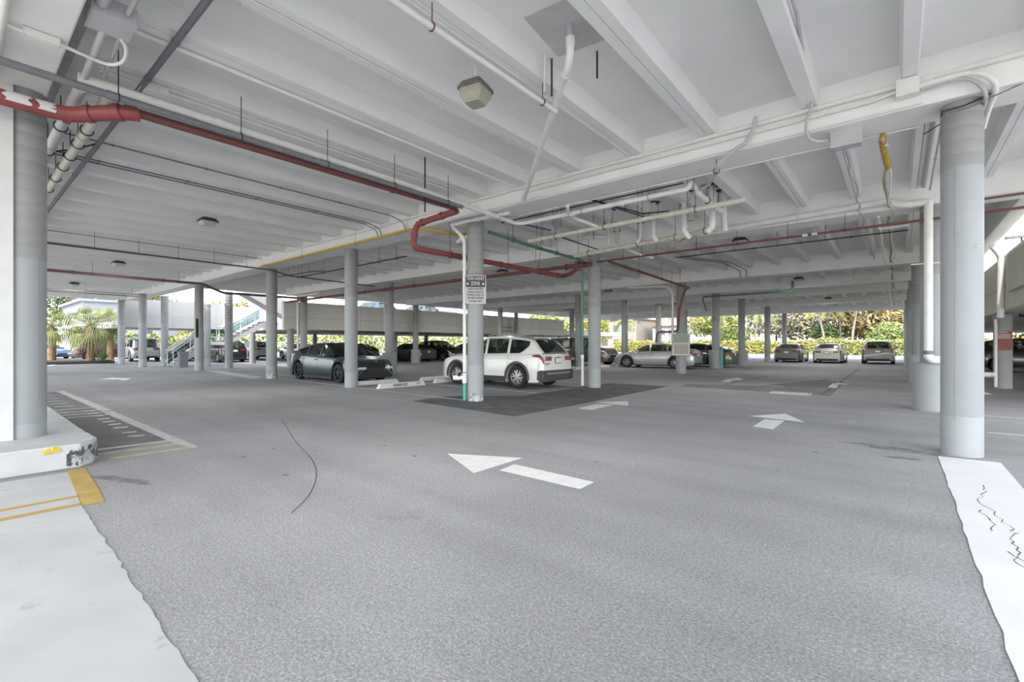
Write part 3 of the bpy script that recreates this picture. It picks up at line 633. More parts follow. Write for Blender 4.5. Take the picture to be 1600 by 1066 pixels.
for x, y, lab in ((-13.5, 30.6, 'added lamp between the fourth and fifth beams behind the brown off-roader'), (-3.75, 32.0+3.5, 'added lamp above the right lane past the fifth beam'), (-23.9, 25.6, 'added lamp above the lane left of the red car'), (-3.75, 45.2, 'added lamp over the tails of the three parked cars'), (-13.5, 45.2, 'added lamp near the open edge behind the silver sedan')):  # added fixtures that lift the darker far bays
    lamp(x, y, 4.62, lab, size=.2)
# ================================================================== PIPES, CONDUITS, HANGERS
def pipe(name, pts, r, mat_, label, cat='pipe', group=None, bend=0.0, seg=12, joints=None, hang=None, zt=None, jr=1.22, jl=0.06, hm=None, hr=None, smooth_=True):
    """one run; joints = fractions of each run's length where a coupling sits; hang = list of points on the run that hang on a rod"""
    o0 = Vector(pts[0]); e = None
    if hang or joints: e = empty(name, o0, 0, label, cat, group)
    rel = [Vector(p)-o0 for p in pts]
    m = MB(); m.tube(rel, r, seg, bend=bend); o = m.build('pipe_run' if e else name, mat_, e, smooth=50)
    if not e: o.location = o0; tag(o, label, cat, group)
    L = [0.0]
    for a, b in zip(rel, rel[1:]): L.append(L[-1]+(b-a).length)
    def at(d):
        for i in range(len(rel)-1):
            if d <= L[i+1] or i == len(rel)-2:
                t = (d-L[i])/max(1e-6, L[i+1]-L[i]); return rel[i].lerp(rel[i+1], min(1, max(0, t))), (rel[i+1]-rel[i]).normalized()
    for d in joints or []:
        p, t = at(d*L[-1]); m = MB(); m.tube([p-t*jl, p+t*jl], r*jr, seg); m.build('coupling', mat_, e, smooth=50)
    for d in hang or []:
        p, t = at(d*L[-1]); m = MB(); R_ = (hr or r*1.18)
        m.ring(p, t, R_, .008, 16, 6); top = (zt if zt is not None else ZR0)-o0.z
        if top > p.z+R_: m.tube([p+Vector((0, 0, R_)), Vector((p.x, p.y, top))], .006, 6)
        m.build('hanger', hm or M_BLACK, e)
    return e or o
V = Vector
# --- three parallel runs along the ribs at left
XP = -7.18
pipe('white_pipe', [(XP, 0.95, 4.46), (XP, 5.5, 4.44), (XP, 8.86, 4.36), (-6.9, 8.95, 4.36), (-3.25, 8.95, 4.36)], .052, M_PIPE, 'long white pipe hung under the ribs that turns along the middle beam', bend=.12, joints=(.12, .35, .55, .80, .9), hang=(.61, .82, .95), zt=4.86, hm=M_STEEL)
pipe('grey_pipe', [(-7.02, -1.2, 4.30), (-7.06, 6.9, 4.30)], .042, M_GREYP, 'dark grey speckled pipe running beneath the long white pipe', joints=(.3, .62), hang=(.306, .47, .628, .788, .951), zt=4.86)
e = pipe('fire_main', [(-7.68, -1.2, 4.17), (-7.64, 0.92, 4.15), (-7.30, 1.34, 4.24), (-7.25, 1.52, 4.27)], .088, M_REDS, 'thick red pipe with white patches coming in from the left edge', bend=.16, joints=(.74, .82, .93), jl=.03, jr=1.16)
for a, b, w_ in ((1.60, 1.80, .55), (1.86, 2.05, 1.0)):
    m = MB()
    for i in range(10):
        t0 = -PI*.15+PI*1.1*w_*i/10; t1 = -PI*.15+PI*1.1*w_*(i+1)/10; r_ = .0895
        f = lambda t, y: (.04*y/2.12+r_*math.cos(t), y, -.02*y/2.12+r_*math.sin(t)); sk = .02*math.sin(i*1.3)
        m.quad([f(t0, a+sk), f(t1, a+.02*math.sin((i+1)*1.3)), f(t1, b+.02*math.sin((i+1)*1.3)), f(t0, b+sk)])
    m.build('white_patch', M_WHITE, e, smooth=60)
pipe('fire_main', [(-7.25, 1.50, 4.275), (-7.235, 6.98, 4.30), (-8.62, 6.98, 4.22)], .055, M_RED, 'red pipe tucked under the dark grey pipe as far as the tow-away column', bend=.2, joints=(.55,), jl=.03)  # takes the darker red to stand for shade beneath the grey pipe
pipe('fire_main', [(-7.30, 6.98, 4.28), (-8.66, 6.96, 4.20), (-8.74, 6.94, 3.66), (-8.68, 7.3, 3.66), (-8.60, 13.0, 3.67)], .070, M_REDS, 'bright red pipe dropping and running behind the tow-away column to the beam', bend=.2, joints=(.06, .14, .20, .62, .97), jl=.04, hang=(.38, .66, .85), zt=4.72)
pipe('fire_main', [(-7.5, 13.02, 3.96), (-18, 13.02, 3.96), (-28.4, 13.02, 3.94)], .062, M_RED, 'dull red main along the second beam, left of the green-piped column', joints=(.02, .12, .3, .5, .52, .7, .9), hang=(.1, .25, .42, .6, .8), zt=4.36)
m = MB()
e = empty('pipe_tee', (-8.0, 13.02, 3.96), 0, 'rusty red flanged tee where two red pipes meet', 'pipe fitting')
m.tube([(-.45, 0, 0), (.35, 0, 0)], .075, 14); m.tube([(-.6, 0, -.29), (-.3, 0, -.25), (0, 0, -.1), (0, 0, .12)], .07, 14); m.lathe([(.10, -.15), (.10, -.12)]); m.lathe([(.09, .10), (.09, .13)]); m.build('tee_body', M_RED, e, smooth=40)
for x in (-.42, .3): m = MB(); m.tube([(x-.02, 0, 0), (x+.02, 0, 0)], .10, 14); m.build('flange', M_RUST, e, smooth=40)
pipe('red_pipe', [(-7.3, 13.02, 4.00), (4.1, 13.02, 4.02)], .028, M_RED, 'thin red pipe along the second beam, right of the green-piped column', joints=(.1, .2, .3, .42, .5), jl=.04, hang=(.08, .17, .27, .36, .46, .56), zt=4.37)
m = MB(); m.tube([(0, 0, 0), (.3, 0, .004)], .033, 10)
o = m.build('tape_wrap', M_WHITE, loc=(-1.75, 13.02, 4.008)); tag(o, 'white tape wrapped around the thin red pipe', 'tape')
pipe('red_pipe', [(-7.0, 13.3, 4.02), (-7.55, 22.1, 4.05), (-7.75, 22.2, 3.95), (-8.02, 22.24, 3.1), (-8.1, 22.24, 2.0), (-9.1, 22.2, 2.0), (-9.15, 22.2, 1.5)], .045, M_RED, 'faded red pipe running back and bending down the bulletin box column', bend=.2, joints=(.1, .35, .5, .7), hang=(.2, .4, .6), zt=4.72)
# --- red and maroon runs at left
pipe('maroon_pipe', [(-19.2, 0.85, 4.40), (-19.2, 8.2, 4.36), (-19.25, 8.95, 4.22), (-19.2, 13.0, 4.16)], .028, M_PURP, 'thin dark maroon pipe along the ribs to the flaking-paint column', bend=.1, hang=(.08, .17, .26, .35, .44, .53, .7), zt=4.86)
pipe('maroon_pipe', [(-26.0, 0.85, 4.36), (-26.0, 7.9, 4.33), (-26.3, 8.9, 4.0), (-26.0, 12.9, 4.0)], .06, M_PURP, 'thick dull maroon pipe low at the far left', bend=.15, joints=(.2, .45, .6), hang=(.25, .5), zt=4.86)
pipe('wire_conduit', [(-19.35, 0.85, 4.78), (-19.35, 7.9, 4.78)], .010, M_BLACK, 'thin black conduit just above the dark maroon pipe', seg=6)
pipe('wire_conduit', [(-22.1, 0.85, 4.80), (-22.1, 7.5, 4.80)], .012, M_BLACK, 'thin black conduit between the two maroon pipes', seg=6)
pipe('yellowed_pipe', [(-36.0, 0.85, 4.45), (-36.0, 7.9, 4.45)], .030, M_YELW, 'yellowed thin pipe near the far left edge beam, upper of two', seg=8, hang=(.3, .6, .9), zt=4.86)
pipe('yellowed_pipe', [(-36.3, 0.85, 4.36), (-36.3, 7.9, 4.36)], .030, M_GREYP, 'grey thin pipe near the far left edge beam, lower of two', seg=8)
pipe('black_pipe', [(-19.4, 9.35, 4.20), (-12.1, 9.35, 4.22)], .022, M_BLACK, 'thin black pipe hung on rings behind the middle beam', hang=(.06, .3, .55, .8, .93), zt=4.72, hr=.055)
pipe('black_pipe', [(-20.5, 9.0, 4.28), (-17.5, 9.0, 4.22), (-17.0, 9.2, 4.22)], .018, M_BLACK, 'short black pipe beside the flaking-paint column top', hang=(.3, .8), zt=4.72)
# --- yellow gas line on the face of the middle beam
pipe('yellow_pipe', [(-19.5, 7.93, 4.50), (-11.0, 7.93, 4.50), (-10.2, 7.93, 4.50), (-9.5, 7.98, 4.43), (-9.0, 8.25, 4.30), (-9.0, 8.6, 4.30), (-8.9, 8.9, 4.38)], .034, M_YELP, 'yellow pipe along the lower edge of the middle beam', bend=.15, joints=(.2, .5, .78), hang=(.3, .6, .82), zt=4.85, hm=M_STEEL)
# --- runs on the face of the middle beam
pipe('beam_conduit', [(-17.5, 7.955, 4.82), (-6.6, 7.955, 4.82), (3.2, 7.955, 4.80)], .034, M_PIPE, 'white pipe fixed along the upper face of the middle beam', joints=(.2, .35, .5, .62, .72, .83), jl=.03, jr=1.2)
pipe('beam_conduit', [(-6.2, 7.94, 4.70), (-0.3, 7.94, 4.69), (.35, 7.95, 4.78)], .020, M_PIPE, 'thinner white pipe just below the upper pipe on the middle beam', seg=8)
pipe('beam_conduit', [(-24, 7.98, 4.52), (0.25, 7.98, 4.52)], .012, M_PIPE, 'thin white conduit along the lower near edge of the middle beam', seg=8)
pipe('beam_conduit', [(-7.0, 8.74, 4.49), (.25, 8.74, 4.49)], .014, M_PIPE, 'thin white conduit along the lower far edge of the middle beam', seg=8, joints=(.3, .5, .7), jl=.012, jr=1.5)
pipe('black_pipe', [(-7.6, 8.80, 4.44), (-3.1, 8.80, 4.44)], .016, M_BLACK, 'thin black pipe hugging the far lower edge of the middle beam', seg=8)
# --- diagonal grey conduit under the ribs
pipe('grey_conduit', [(-3.0, 1.62, 4.78), (-19.0, 1.62, 4.78)], .036, M_LGREY if False else M_GREYP, 'dark grey conduit crossing under all the ribs at left', joints=(.13, .2, .27, .36, .47, .6, .75), jl=.03, jr=1.15)
# --- conduits riding along the ribs
def rc(x, y0, y1, z, r, mt, label, **kw): return pipe('rib_conduit', [(x, y0, z), (x, y1, z)], r, mt, label, 'conduit', 'conduits along the ceiling ribs', seg=8, **kw)
rc(-5.12, 1.9, 7.9, 4.87, .016, M_PIPE, 'thin white conduit with rusty clips on the sixth rib left of the top right box', joints=(.2, .45, .7), jl=.012, jr=1.9)
rc(-4.95, 1.0, 7.9, 4.835, .012, M_PIPE, 'very thin white conduit under the same rib as the clipped conduit')
rc(-6.40, 1.0, 7.9, 4.83, .030, M_PIPE, 'thick white conduit along the rib above the clipped conduits', joints=(.15, .4, .65), jl=.02, jr=1.2)
rc(-7.66, 1.2, 7.9, 4.83, .020, M_PIPE, 'white conduit along the rib above the long hung pipe, upper', joints=(.3, .7), jl=.02, jr=1.3)
rc(-7.52, 1.2, 7.9, 4.83, .012, M_PIPE, 'white conduit along the rib above the long hung pipe, lower')
rc(-3.60, 0.9, 5.3, 4.60, .034, M_PIPE, 'white hung pipe from the top edge to the sloping drain', hang=(.12, .5, .93), zt=4.86, hm=M_RUST)
rc(-3.75, 0.9, 7.9, 4.835, .010, M_PIPE, 'very thin white conduit beside the hung pipe at the top edge')
rc(-1.02, 0.9, 5.0, 4.98, .016, M_LGREY, 'grey pipe on the side of a rib near the top right')
for x, lab in ((-10.35, 'first dark conduit along a rib left of the red pipe'), (-11.45, 'second dark conduit along a rib left of the red pipe'), (-11.62, 'third thin dark conduit left of the red pipe')):
    pipe('rib_conduit', [(x, 1.1, 4.82), (x, 7.5, 4.82), (x, 7.9, 4.72), (x+.05, 7.94, 4.5)], .014, M_GREYP, lab, 'conduit', 'conduits along the ceiling ribs', bend=.1, seg=8, joints=(.1, .3, .5, .7), jl=.01, jr=1.8)
# --- fat pipes beside the nearest left column
for y, z, lab, x0, x1 in ((1.00, 4.42, 'grey-green thick pipe by the left column, the one nearer the wall', -7.35, -12.5), (1.26, 4.44, 'greenish white thick pipe with black straps, farther from the wall', -7.42, -14.5)):
    e = pipe('overhead_pipe', [(x0, y, z), (x1, y, z)], .062, M_BEIGE if y > 1.1 else M_LGREY, lab, 'pipe', 'thick pipes by the left column', joints=(.25,) if y > 1.1 else (.5,), hang=(.2, .3, .4, .5, .62, .75) if y > 1.1 else (.3, .55), zt=4.86)
pipe('overhead_pipe', [(-6.1, 1.0, 4.56), (-7.4, 1.0, 4.44)], .036, M_LGREY, 'slim grey pipe leaving the ceiling box toward the left column', 'pipe')
pipe('overhead_pipe', [(-6.1, 1.13, 4.58), (-7.1, 1.16, 4.52)], .022, M_LGREY, 'thinner grey pipe leaving the ceiling box toward the left column', 'pipe')
tag(MB().box(-9.5, -5.55, .805, .90, 4.62, 4.66).build('steel_ledge', M_STEEL), 'dark steel ledge along the beam beside the ceiling box', 'ledge')
pipe('overhead_pipe', [(-3.5, 0.93, 4.62), (-5.75, 0.93, 4.62)], .05, M_LGREY, 'thick grey pipe entering the ceiling box from the top, left one', 'pipe')
pipe('overhead_pipe', [(-3.5, 1.12, 4.62), (-5.75, 1.12, 4.62)], .024, M_LGREY, 'thinner grey pipe entering the ceiling box from the top, right one', 'pipe')
def jbox(c, s, label, mt=M_LGREY, rz=0, lid=True):
    e = empty('junction_box', c, rz, label, 'junction box'); m = MB(); m.box(-s[0]/2, s[0]/2, -s[1]/2, s[1]/2, -s[2]/2, s[2]/2); bevel(m.build('box_body', mt, e), .006, 2)
    if lid: m = MB(); m.box(-s[0]/2-.006, s[0]/2+.006, -s[1]/2-.006, -s[1]/2, -s[2]/2-.006, s[2]/2+.006); m.build('box_lid', mt, e)
    return e
jbox((-5.95, 1.03, 4.62), (.36, .34, .18), 'grey ceiling box with pipes entering it, top left corner')
jbox((-6.55, .60, 4.46), (.10, .26, .07), 'white box in the thin white conduit near the left edge', M_PIPE)
pipe('white_conduit', [(-6.5, -0.2, 4.46), (-6.55, .47, 4.46), (-6.55, .73, 4.46), (-6.65, 1.12, 4.46), (-6.45, 1.22, 4.46), (-6.2, 1.2, 4.5), (-6.1, 1.12, 4.55)], .018, M_PIPE, 'thin white conduit curling up to the ceiling box at top left', 'conduit', bend=.12)
pipe('white_conduit', [(-7.95, .33, 4.455), (-6.1, .33, 4.455), (-4.6, .33, 4.455)], .035, M_PIPE, 'white pipe crossing the very top left corner', 'conduit')
for k, (x, y) in enumerate(((-8.65, 1.35), (-10.4, 1.4))):
    pipe('strap_cable', [(x, 1.1, 4.50), (x, 1.35, 4.62), (x, 1.6, 4.79)], .012, M_BLACK, ['black cable arching over the thick pipe, nearer one', 'black cable arching over the thick pipe, farther one'][k], 'cable', bend=.1)
jbox((-7.62, 1.75, 4.80), (.16, .30, .10), 'small white box on the rib behind the red bend', M_PIPE)
# --- drain from the slab, top centre
D0 = gz(891, 38, 5.10); D1 = V((D0.x, D0.y, 4.74)); D2 = gy(818, 312, 7.78)
e = empty('sloping_drain', D0, 0, 'white drain that drops from a grey patch and slopes down to the middle beam', 'pipe')
m = MB(); a = V((0, 0, 0)); m.tube([a, V((0, 0, -.16))], .036, 14); m.build('drain_stub', M_LGREY, e, smooth=50)
d = (D2-D1).normalized(); m = MB(); m.tube([V((0, 0, -.15)), V((0, 0, -.34)), D1-D0+V((.0, .0, -.06))+d*.14, D2-D0], .044, 16, bend=.07); m.build('drain_pipe', M_PIPE, e, smooth=50)
q = D1-D0+d*.25+V((0, 0, -.06)); q2 = D2-D0-d*.10
for a_, b_ in ((V((0, 0, -.15)), V((0, 0, -.25))), (q, q+d*.09), (q2, q2+d*.10)):
    m = MB(); m.tube([a_, b_], .053, 16); m.build('coupling', M_PIPE, e, smooth=50)
m = MB(); m.box(-.43, .43, -.43, .43, -.012, 0); o = m.build('ceiling_patch', mat('patch_grey', (0.50, 0.50, 0.50), .8, var=.12, scale=2), loc=(D0.x+.03, D0.y+.05, ZS0)); o.rotation_euler.z = .12; tag(o, 'square grey patch on the ceiling around the drain', 'ceiling patch')
s0 = gz(933, 80, 5.10); pipe('hanging_rod', [s0, (s0.x, s0.y, 4.76)], .012, M_BLACK, 'short black rod stub hanging from the ceiling right of the drain', 'rod')
for k, (a, b) in enumerate((((851, 85), .42), ((862, 92), .40))):
    s0 = gz(a[0], a[1], 5.10); pipe('drop_pipe', [s0, (s0.x, s0.y, 4.62)], .014, M_PIPE if k == 0 else M_RUST, ['thin white drop pipe with a rusty clamp beside the drain', 'rusty threaded rod beside the drain'][k], 'rod')
s0 = V((-8.6, 6.2, 4.85)); s0 = gy(664, 322, 6.0); pipe('hanging_rod', [(s0.x, 6.0, 5.1), (s0.x, 6.0, s0.z-.12)], .014, M_BLACK, 'short black rod on the rib left of the red bend', 'rod')
# pipe elbow on the beam right of centre
a = gy(1178, 185, 7.90)
pipe('elbow_pipe', [gy(1181, 182, 7.86), gy(1176, 205, 7.88), gy(1166, 222, 7.90), gy(1140, 240, 7.92), gy(1122, 258, 7.95), gy(1118, 272, 8.3), gz(1106, 290, 4.42), gz(1080, 302, 4.40)], .030, M_LGREY, 'grey pipe with a rag-wrapped elbow climbing the middle beam', bend=.05, joints=(.12, .38, .55, .8), jl=.02, jr=1.25, hang=(.42,), zt=4.95, hr=.05)
# --- cluster behind the middle beam
pipe('white_pipe', [(-3.25, 8.95, 4.36), (-3.05, 8.95, 4.36), (-3.02, 8.98, 4.50), (-3.0, 9.4, 4.36), (-2.95, 10.7, 4.30)], .05, M_PIPE, 'white elbow pipe rising at the end of the long white run', bend=.1, joints=(.35, .55, .95), jl=.03, jr=1.2, hang=(.6,), zt=4.72)
b1, b2 = gz(826, 377, 4.14), gz(1165, 312, 4.22)
pipe('beige_pipe', [b1, b2], .052, M_BEIGE, 'beige stained cast pipe, upper of the two sloping in the pipe cluster', joints=(.02, .06, .2, .45, .7, .95), jl=.03, hang=(.16, .42, .82), zt=4.72, hr=.07)
c1, c2 = gz(898, 400, 4.05), gz(1082, 366, 4.10)
pipe('beige_pipe', [c1, c2, gz(1120, 356, 4.14)], .06, M_BEIGE, 'beige stained cast pipe, lower of the two sloping in the pipe cluster', joints=(.05, .15, .3, .42, .55, .7, .9), jl=.03, hang=(.12, .5, .75, .93), zt=4.72, hr=.08)
def drop(px_, py_top, py_bot, Y, r, mt, label, foot=None, plate=True, zt=4.97):
    t = gy(px_, py_top, Y); b = gy(px_, py_bot, Y)
    e = empty('drop_pipe', (t.x, Y, zt), 0, label, 'pipe', 'drop pipes in the pipe cluster')
    pts = [V((0, 0, 0)), V((0, 0, b.z-zt))]
    if foot is not None: f = gy(foot[0], foot[1], Y+foot[2]); pts.append(V((f.x-t.x, foot[2], f.z-zt)))
    m = MB(); m.tube(pts, r, 14, bend=.07); m.build('pipe_run', mt, e, smooth=50)
    m = MB(); m.tube([(0, 0, (b.z-zt)*.45-.03), (0, 0, (b.z-zt)*.45+.03)], r*1.25, 14); m.tube([(0, 0, (b.z-zt)*.9-.03), (0, 0, (b.z-zt)*.9+.03)], r*1.2, 14); m.build('coupling', mt, e, smooth=50)
    if plate: m = MB(); random.seed(int(px_)); m.prism([(math.cos(i*PI/5)*r*random.uniform(2.2, 4.0), math.sin(i*PI/5)*r*random.uniform(2.2, 3.4)) for i in range(10)], -.012, 0); m.build('ceiling_hole', M_RUST, e)
    m = MB(); m.box(-r*2.2, r*2.2, -.012, .012, (b.z-zt)*.5-.01, (b.z-zt)*.5+.01); m.tube([(-r*2, 0, (b.z-zt)*.5), (-r*2, 0, 0)], .006, 6); m.tube([(r*2, 0, (b.z-zt)*.5), (r*2, 0, 0)], .006, 6); m.build('riser_clamp', M_BLACK, e)
    return e
drop(1113, 312, 355, 10.9, .068, M_PIPE, 'tallest white drop pipe of the cluster, under a torn ceiling hole', foot=(1105, 362, .0))
drop(1131, 328, 340, 11.4, .062, M_PIPE, 'short drop pipe with a rust-red collar at the right of the cluster', foot=(1133, 362, 0))
drop(1069, 325, 362, 11.0, .06, M_PIPE, 'white drop pipe with an elbow foot, left of the tallest one', foot=(1078, 372, .1))
drop(1079, 335, 345, 12.0, .08, M_BEIGE, 'beige drop stub with dark clamps behind the elbow-footed pipe')
drop(1021, 345, 370, 11.3, .058, M_PIPE, 'white drop pipe in the middle of the cluster', foot=(1026, 376, .1))
drop(1001, 350, 372, 11.6, .04, M_PIPE, 'thin drop pipe under a rust-red hole in the middle of the cluster', foot=(995, 380, 0))
drop(951, 352, 384, 11.2, .055, M_BEIGE, 'beige drop pipe above the top of the green-piped column')
drop(964, 350, 380, 12.2, .05, M_BEIGE, 'pale drop pipe right behind the beige one')
pipe('branch_pipe', [gz(887, 322, 4.40), gz(887, 332, 4.36), gz(896, 340, 4.33), gz(933, 354, 4.20)], .040, M_PIPE, 'white branch sloping from the long white run into the beige pipe', bend=.1, joints=(.35, .6, .9), jl=.02)
pipe('branch_pipe', [gz(980, 390, 4.08), gz(1000, 398, 4.04), gz(1020, 403, 4.02)], .04, M_PIPE, 'short white branch below the beige pipes', joints=(.4, .9), jl=.02, hang=(.6,), zt=4.97)
pipe('branch_pipe', [gz(912, 370, 4.16), gz(950, 370, 4.16)], .05, M_LGREY, 'grey branch with an elbow at the left of the cluster', joints=(.1, .8), jl=.03, hang=(.4,), zt=4.97)
pipe('branch_pipe', [gz(1050, 385, 4.1), gz(1095, 362, 4.12), gz(1110, 364, 4.12), gz(1132, 362, 4.13)], .045, M_BEIGE, 'curved beige pipe at the right end of the cluster', bend=.1, joints=(.1, .3, .5, .7, .9), jl=.02)
pipe('black_pipe', [gz(918, 310, 4.6), gz(1003, 334, 4.55), gz(1045, 330, 4.55)], .016, M_BLACK, 'thin black pipe slanting through the cluster', seg=8, hang=(.5,), zt=4.72)
pipe('black_pipe', [gz(925, 313, 4.58), gz(1022, 344, 4.5)], .016, M_BLACK, 'second thin black pipe slanting through the cluster', seg=8)
pipe('black_pipe', [gz(880, 372, 4.3), gz(940, 392, 4.3)], .018, M_BLACK, 'black pipe slanting under the grey branch', seg=8)
pipe('black_pipe', [gz(815, 350, 4.42), gz(860, 360, 4.42)], .03, M_GREYP, 'dark pipe stub right of the tow-away column top', seg=8, hang=(.5,), zt=4.72)
pipe('black_pipe', [(-5.2, 14.3, 4.08), (0.2, 14.3, 4.08)], .016, M_BLACK, 'thin black pipe behind the thin red pipe', seg=8, joints=(.1, .2, .4, .6, .8), jl=.02, jr=1.8, hang=(.1, .3, .5, .7, .9), zt=4.72)
for k, x in enumerate((-5.3, -5.05)):
    pipe('black_conduit', [(x, 14.3, 4.1), (x, 19.6, 4.62), (x, 22.1, 4.62), (x, 22.12, 4.34)], .014, M_BLACK, ['black conduit running back to the third beam, left', 'black conduit running back to the third beam, right'][k], 'conduit', bend=.1)
# loose rods
random.seed(21)
RL = ['bare rod hanging just right of the tow-away column', 'second bare rod right of the tow-away column', 'bare rod above the red tee', 'bare rod at the left end of the long white run', 'bare rod beside the branch elbow, left', 'bare rod beside the branch elbow, right', 'bare rod in front of the green-piped column top', 'bare rod hanging lowest above the bright red pipe', 'bare rod behind the long white run, middle', 'bare rod next to it behind the long white run', 'bare rod beside the rising white elbow, long one', 'bare rod beside the rising white elbow, short one', 'bare rod beside the tallest drop pipe', 'bare rod left of the green pipe hangers', 'bare rod near the far bent white pipe', 'bare rod near the bulletin box column top']
rods = [(845, 372, 390, 9.4), (848, 355, 382, 10.2), (861, 352, 386, 12.4), (864, 325, 352, 9.2), (871, 330, 360, 9.9), (876, 330, 356, 9.4), (903, 383, 405, 12.6), (837, 385, 411, 12.6), (996, 312, 334, 9.8), (1003, 316, 336, 10.2), (1074, 280, 322, 9.1), (1084, 282, 300, 9.0), (1115, 300, 330, 10.6), (832, 362, 398, 12.0), (1041, 430, 450, 21.0), (1050, 418, 437, 20.8)]
for i, (px_, a, b, Y) in enumerate(rods):
    p, q = gy(px_, a, Y), gy(px_, b, Y)
    o = pipe('hanging_rod', [(p.x, Y, 4.97 if Y < 15 else 4.72), (p.x, Y, q.z)], .006, M_BLACK, RL[i], 'rod', 'bare hanging rods', seg=6)
# --- green pipe
pipe('green_pipe', [(-8.0, 8.75, 4.26), (-7.95, 9.4, 4.22), (-7.85, 10.4, 4.14), (-7.80, 13.0, 4.10), (-7.92, 13.18, 4.02), (-7.92, 13.18, 2.5), (-7.92, 13.2, 1.05)], .042, M_GREEN, 'green pipe sloping to the column right of the white crossover and down its side', bend=.1, joints=(.2, .28, .47, .55), jl=.03, hang=(.12, .25, .38), zt=4.72, hr=.06)
pipe('white_pipe', [(-7.92, 13.2, 1.05), (-7.92, 13.2, .06)], .045, M_PIPE, 'white lower piece of the downpipe on the green-piped column', joints=(.05,))
pipe('green_pipe', [(-8.55, 28.1, 3.3), (-8.75, 28.0, 4.12), (-8.55, 28.0, 4.16), (-4.3, 28.0, 4.16), (-4.2, 28.0, 4.2), (-4.2, 28.0, 4.7)], .05, M_GREEN, 'far green pipe under the fourth beam, bending down its column', bend=.12, hang=(.3, .5, .7, .8), zt=4.34)
pipe('green_pipe', [(-7.70, 28.1, 1.3), (-7.70, 28.1, .05)], .05, M_TEAL, 'short teal pipe beside the sleeve of the far green-piped column')
# --- tow-away column downpipe
pipe('white_downpipe', [(-6.9, 8.25, 4.44), (-8.15, 8.05, 4.40), (-8.55, 7.98, 4.36), (-8.35, 8.12, 4.12), (-8.28, 8.17, 3.98), (-8.27, 8.17, 2.4), (-8.27, 8.17, .72)], .044, M_PIPE, 'white drain elbowing off the beam and running down the tow-away column', bend=.08, joints=(.16, .3, .38, .58, .72, .95), jl=.03)
e = empty('standpipe_outlet', (-8.33, 8.13, .60), 0, 'white outlet elbow with a black cap low on the tow-away column', 'pipe fitting')
m = MB(); m.tube([(.06, .04, .1), (.06, .04, -.15)], .06, 14); m.tube([(.06, .04, 0), (-.06, -.06, -.02), (-.17, -.11, -.02)], .062, 14, bend=.03); m.build('outlet_body', M_PIPE, e, smooth=50)
m = MB(); m.tube([(.0, -.04, .05), (-.04, -.09, .07)], .05, 12); m.build('cap', M_BLACK, e, smooth=50)
pipe('teal_downpipe', [(-8.27, 8.17, .46), (-8.27, 8.17, .02)], .04, M_TEAL, 'teal stub of pipe at the foot of the tow-away column')
pipe('white_pipe', [(-9.1, 8.75, 4.16), (-8.75, 8.62, 4.18), (-8.35, 8.5, 4.18)], .055, M_PIPE, 'short white elbow behind the top of the tow-away column', joints=(.2, .8), jl=.04)
# --- fat white drain on the second beam to the right column
pipe('fat_white_drain', [(-4.2, 12.98, 4.40), (-0.55, 12.98, 4.50), (-.15, 12.98, 4.50), (.08, 12.98, 4.38), (.50, 13.0, 4.38), (.50, 13.02, 4.25), (.50, 13.02, 1.18)], .075, M_PIPE, 'fat white drain along the second beam that drops down the sleeved column at right', bend=.10, joints=(.22, .44, .50, .56, .60), jl=.035, jr=1.12, hang=(.12, .3), zt=4.97, hm=M_PIPE, seg=20)
e = empty('drain_elbow', (.50, 13.02, 1.18), 0, 'white elbow with a dark clamp at the foot of the fat white drain', 'pipe fitting')
m = MB(); m.tube([(0, 0, .04), (0, 0, -.02), (.06, .02, -.09), (.28, .12, -.10)], .082, 18, bend=.04); m.build('elbow_body', M_PIPE, e, smooth=50)
m = MB(); m.tube([(0, 0, .02), (0, 0, .10)], .088, 18); m.build('clamp', M_GREYP, e, smooth=50)
pipe('strap', [(.22, 13.0, 3.1), (.78, 13.05, 3.1)], .014, M_WHITE, 'white strap holding the fat drain to its column', 'strap', seg=6)
# --- right side: box, hoses, cables
jbox(gy(1323, 216, 8.30), (.36, .20, .26), 'grey box on the underside of the middle beam, right of centre')
jbox(gy(1418, 138, 7.92), (.22, .14, .20), 'pale box at the meeting of a rib and the middle beam, top right', M_PIPE)
pipe('grey_hose', [(-.825, 1.0, 4.96), (-.825, 5.8, 4.93), gy(1262, 130, 7.6), gy(1270, 165, 7.85), gy(1260, 188, 7.9), gy(1259, 205, 7.95), gy(1265, 218, 8.0), gy(1280, 222, 8.1), gy(1300, 220, 8.28)], .020, M_LGREY, 'grey hose coming along a rib and looping into the grey box', 'hose', bend=.08, joints=(.5, .8, .9), jl=.02)
pipe('white_hose', [gy(1435, 135, 7.88), gy(1480, 122, 7.86), gy(1515, 113, 7.84), gy(1540, 116, 7.84), gy(1556, 128, 7.9), gy(1555, 145, 8.1), gy(1545, 168, 8.45), gy(1536, 200, 8.75)], .032, M_PIPE, 'thick white hose arching over the nearest right column', 'hose', bend=.12)
pipe('grey_hose', [gy(1440, 139, 7.90), gy(1480, 126, 7.88), gy(1510, 122, 7.88), gy(1530, 130, 7.9), gy(1540, 145, 7.95), gy(1540, 160, 8.2), gy(1534, 178, 8.6)], .022, M_LGREY, 'grey hose arching over the nearest right column, under the white one', 'hose', bend=.1)
pipe('rib_conduit', [(.42, 8.75, 4.70), (.42, 12.9, 4.68)], .035, M_LGREY, 'grey conduit on a rib between the middle and second beams, right side', 'conduit', 'conduits along the ceiling ribs', seg=10, joints=(.05,), jl=.03)
pipe('rib_conduit', [(.50, 8.75, 4.60), (.52, 12.9, 4.60)], .018, M_LGREY, 'thin conduit beside the grey one between the middle and second beams', 'conduit', 'conduits along the ceiling ribs', seg=8, joints=(.1, .5), jl=.015, jr=1.6)
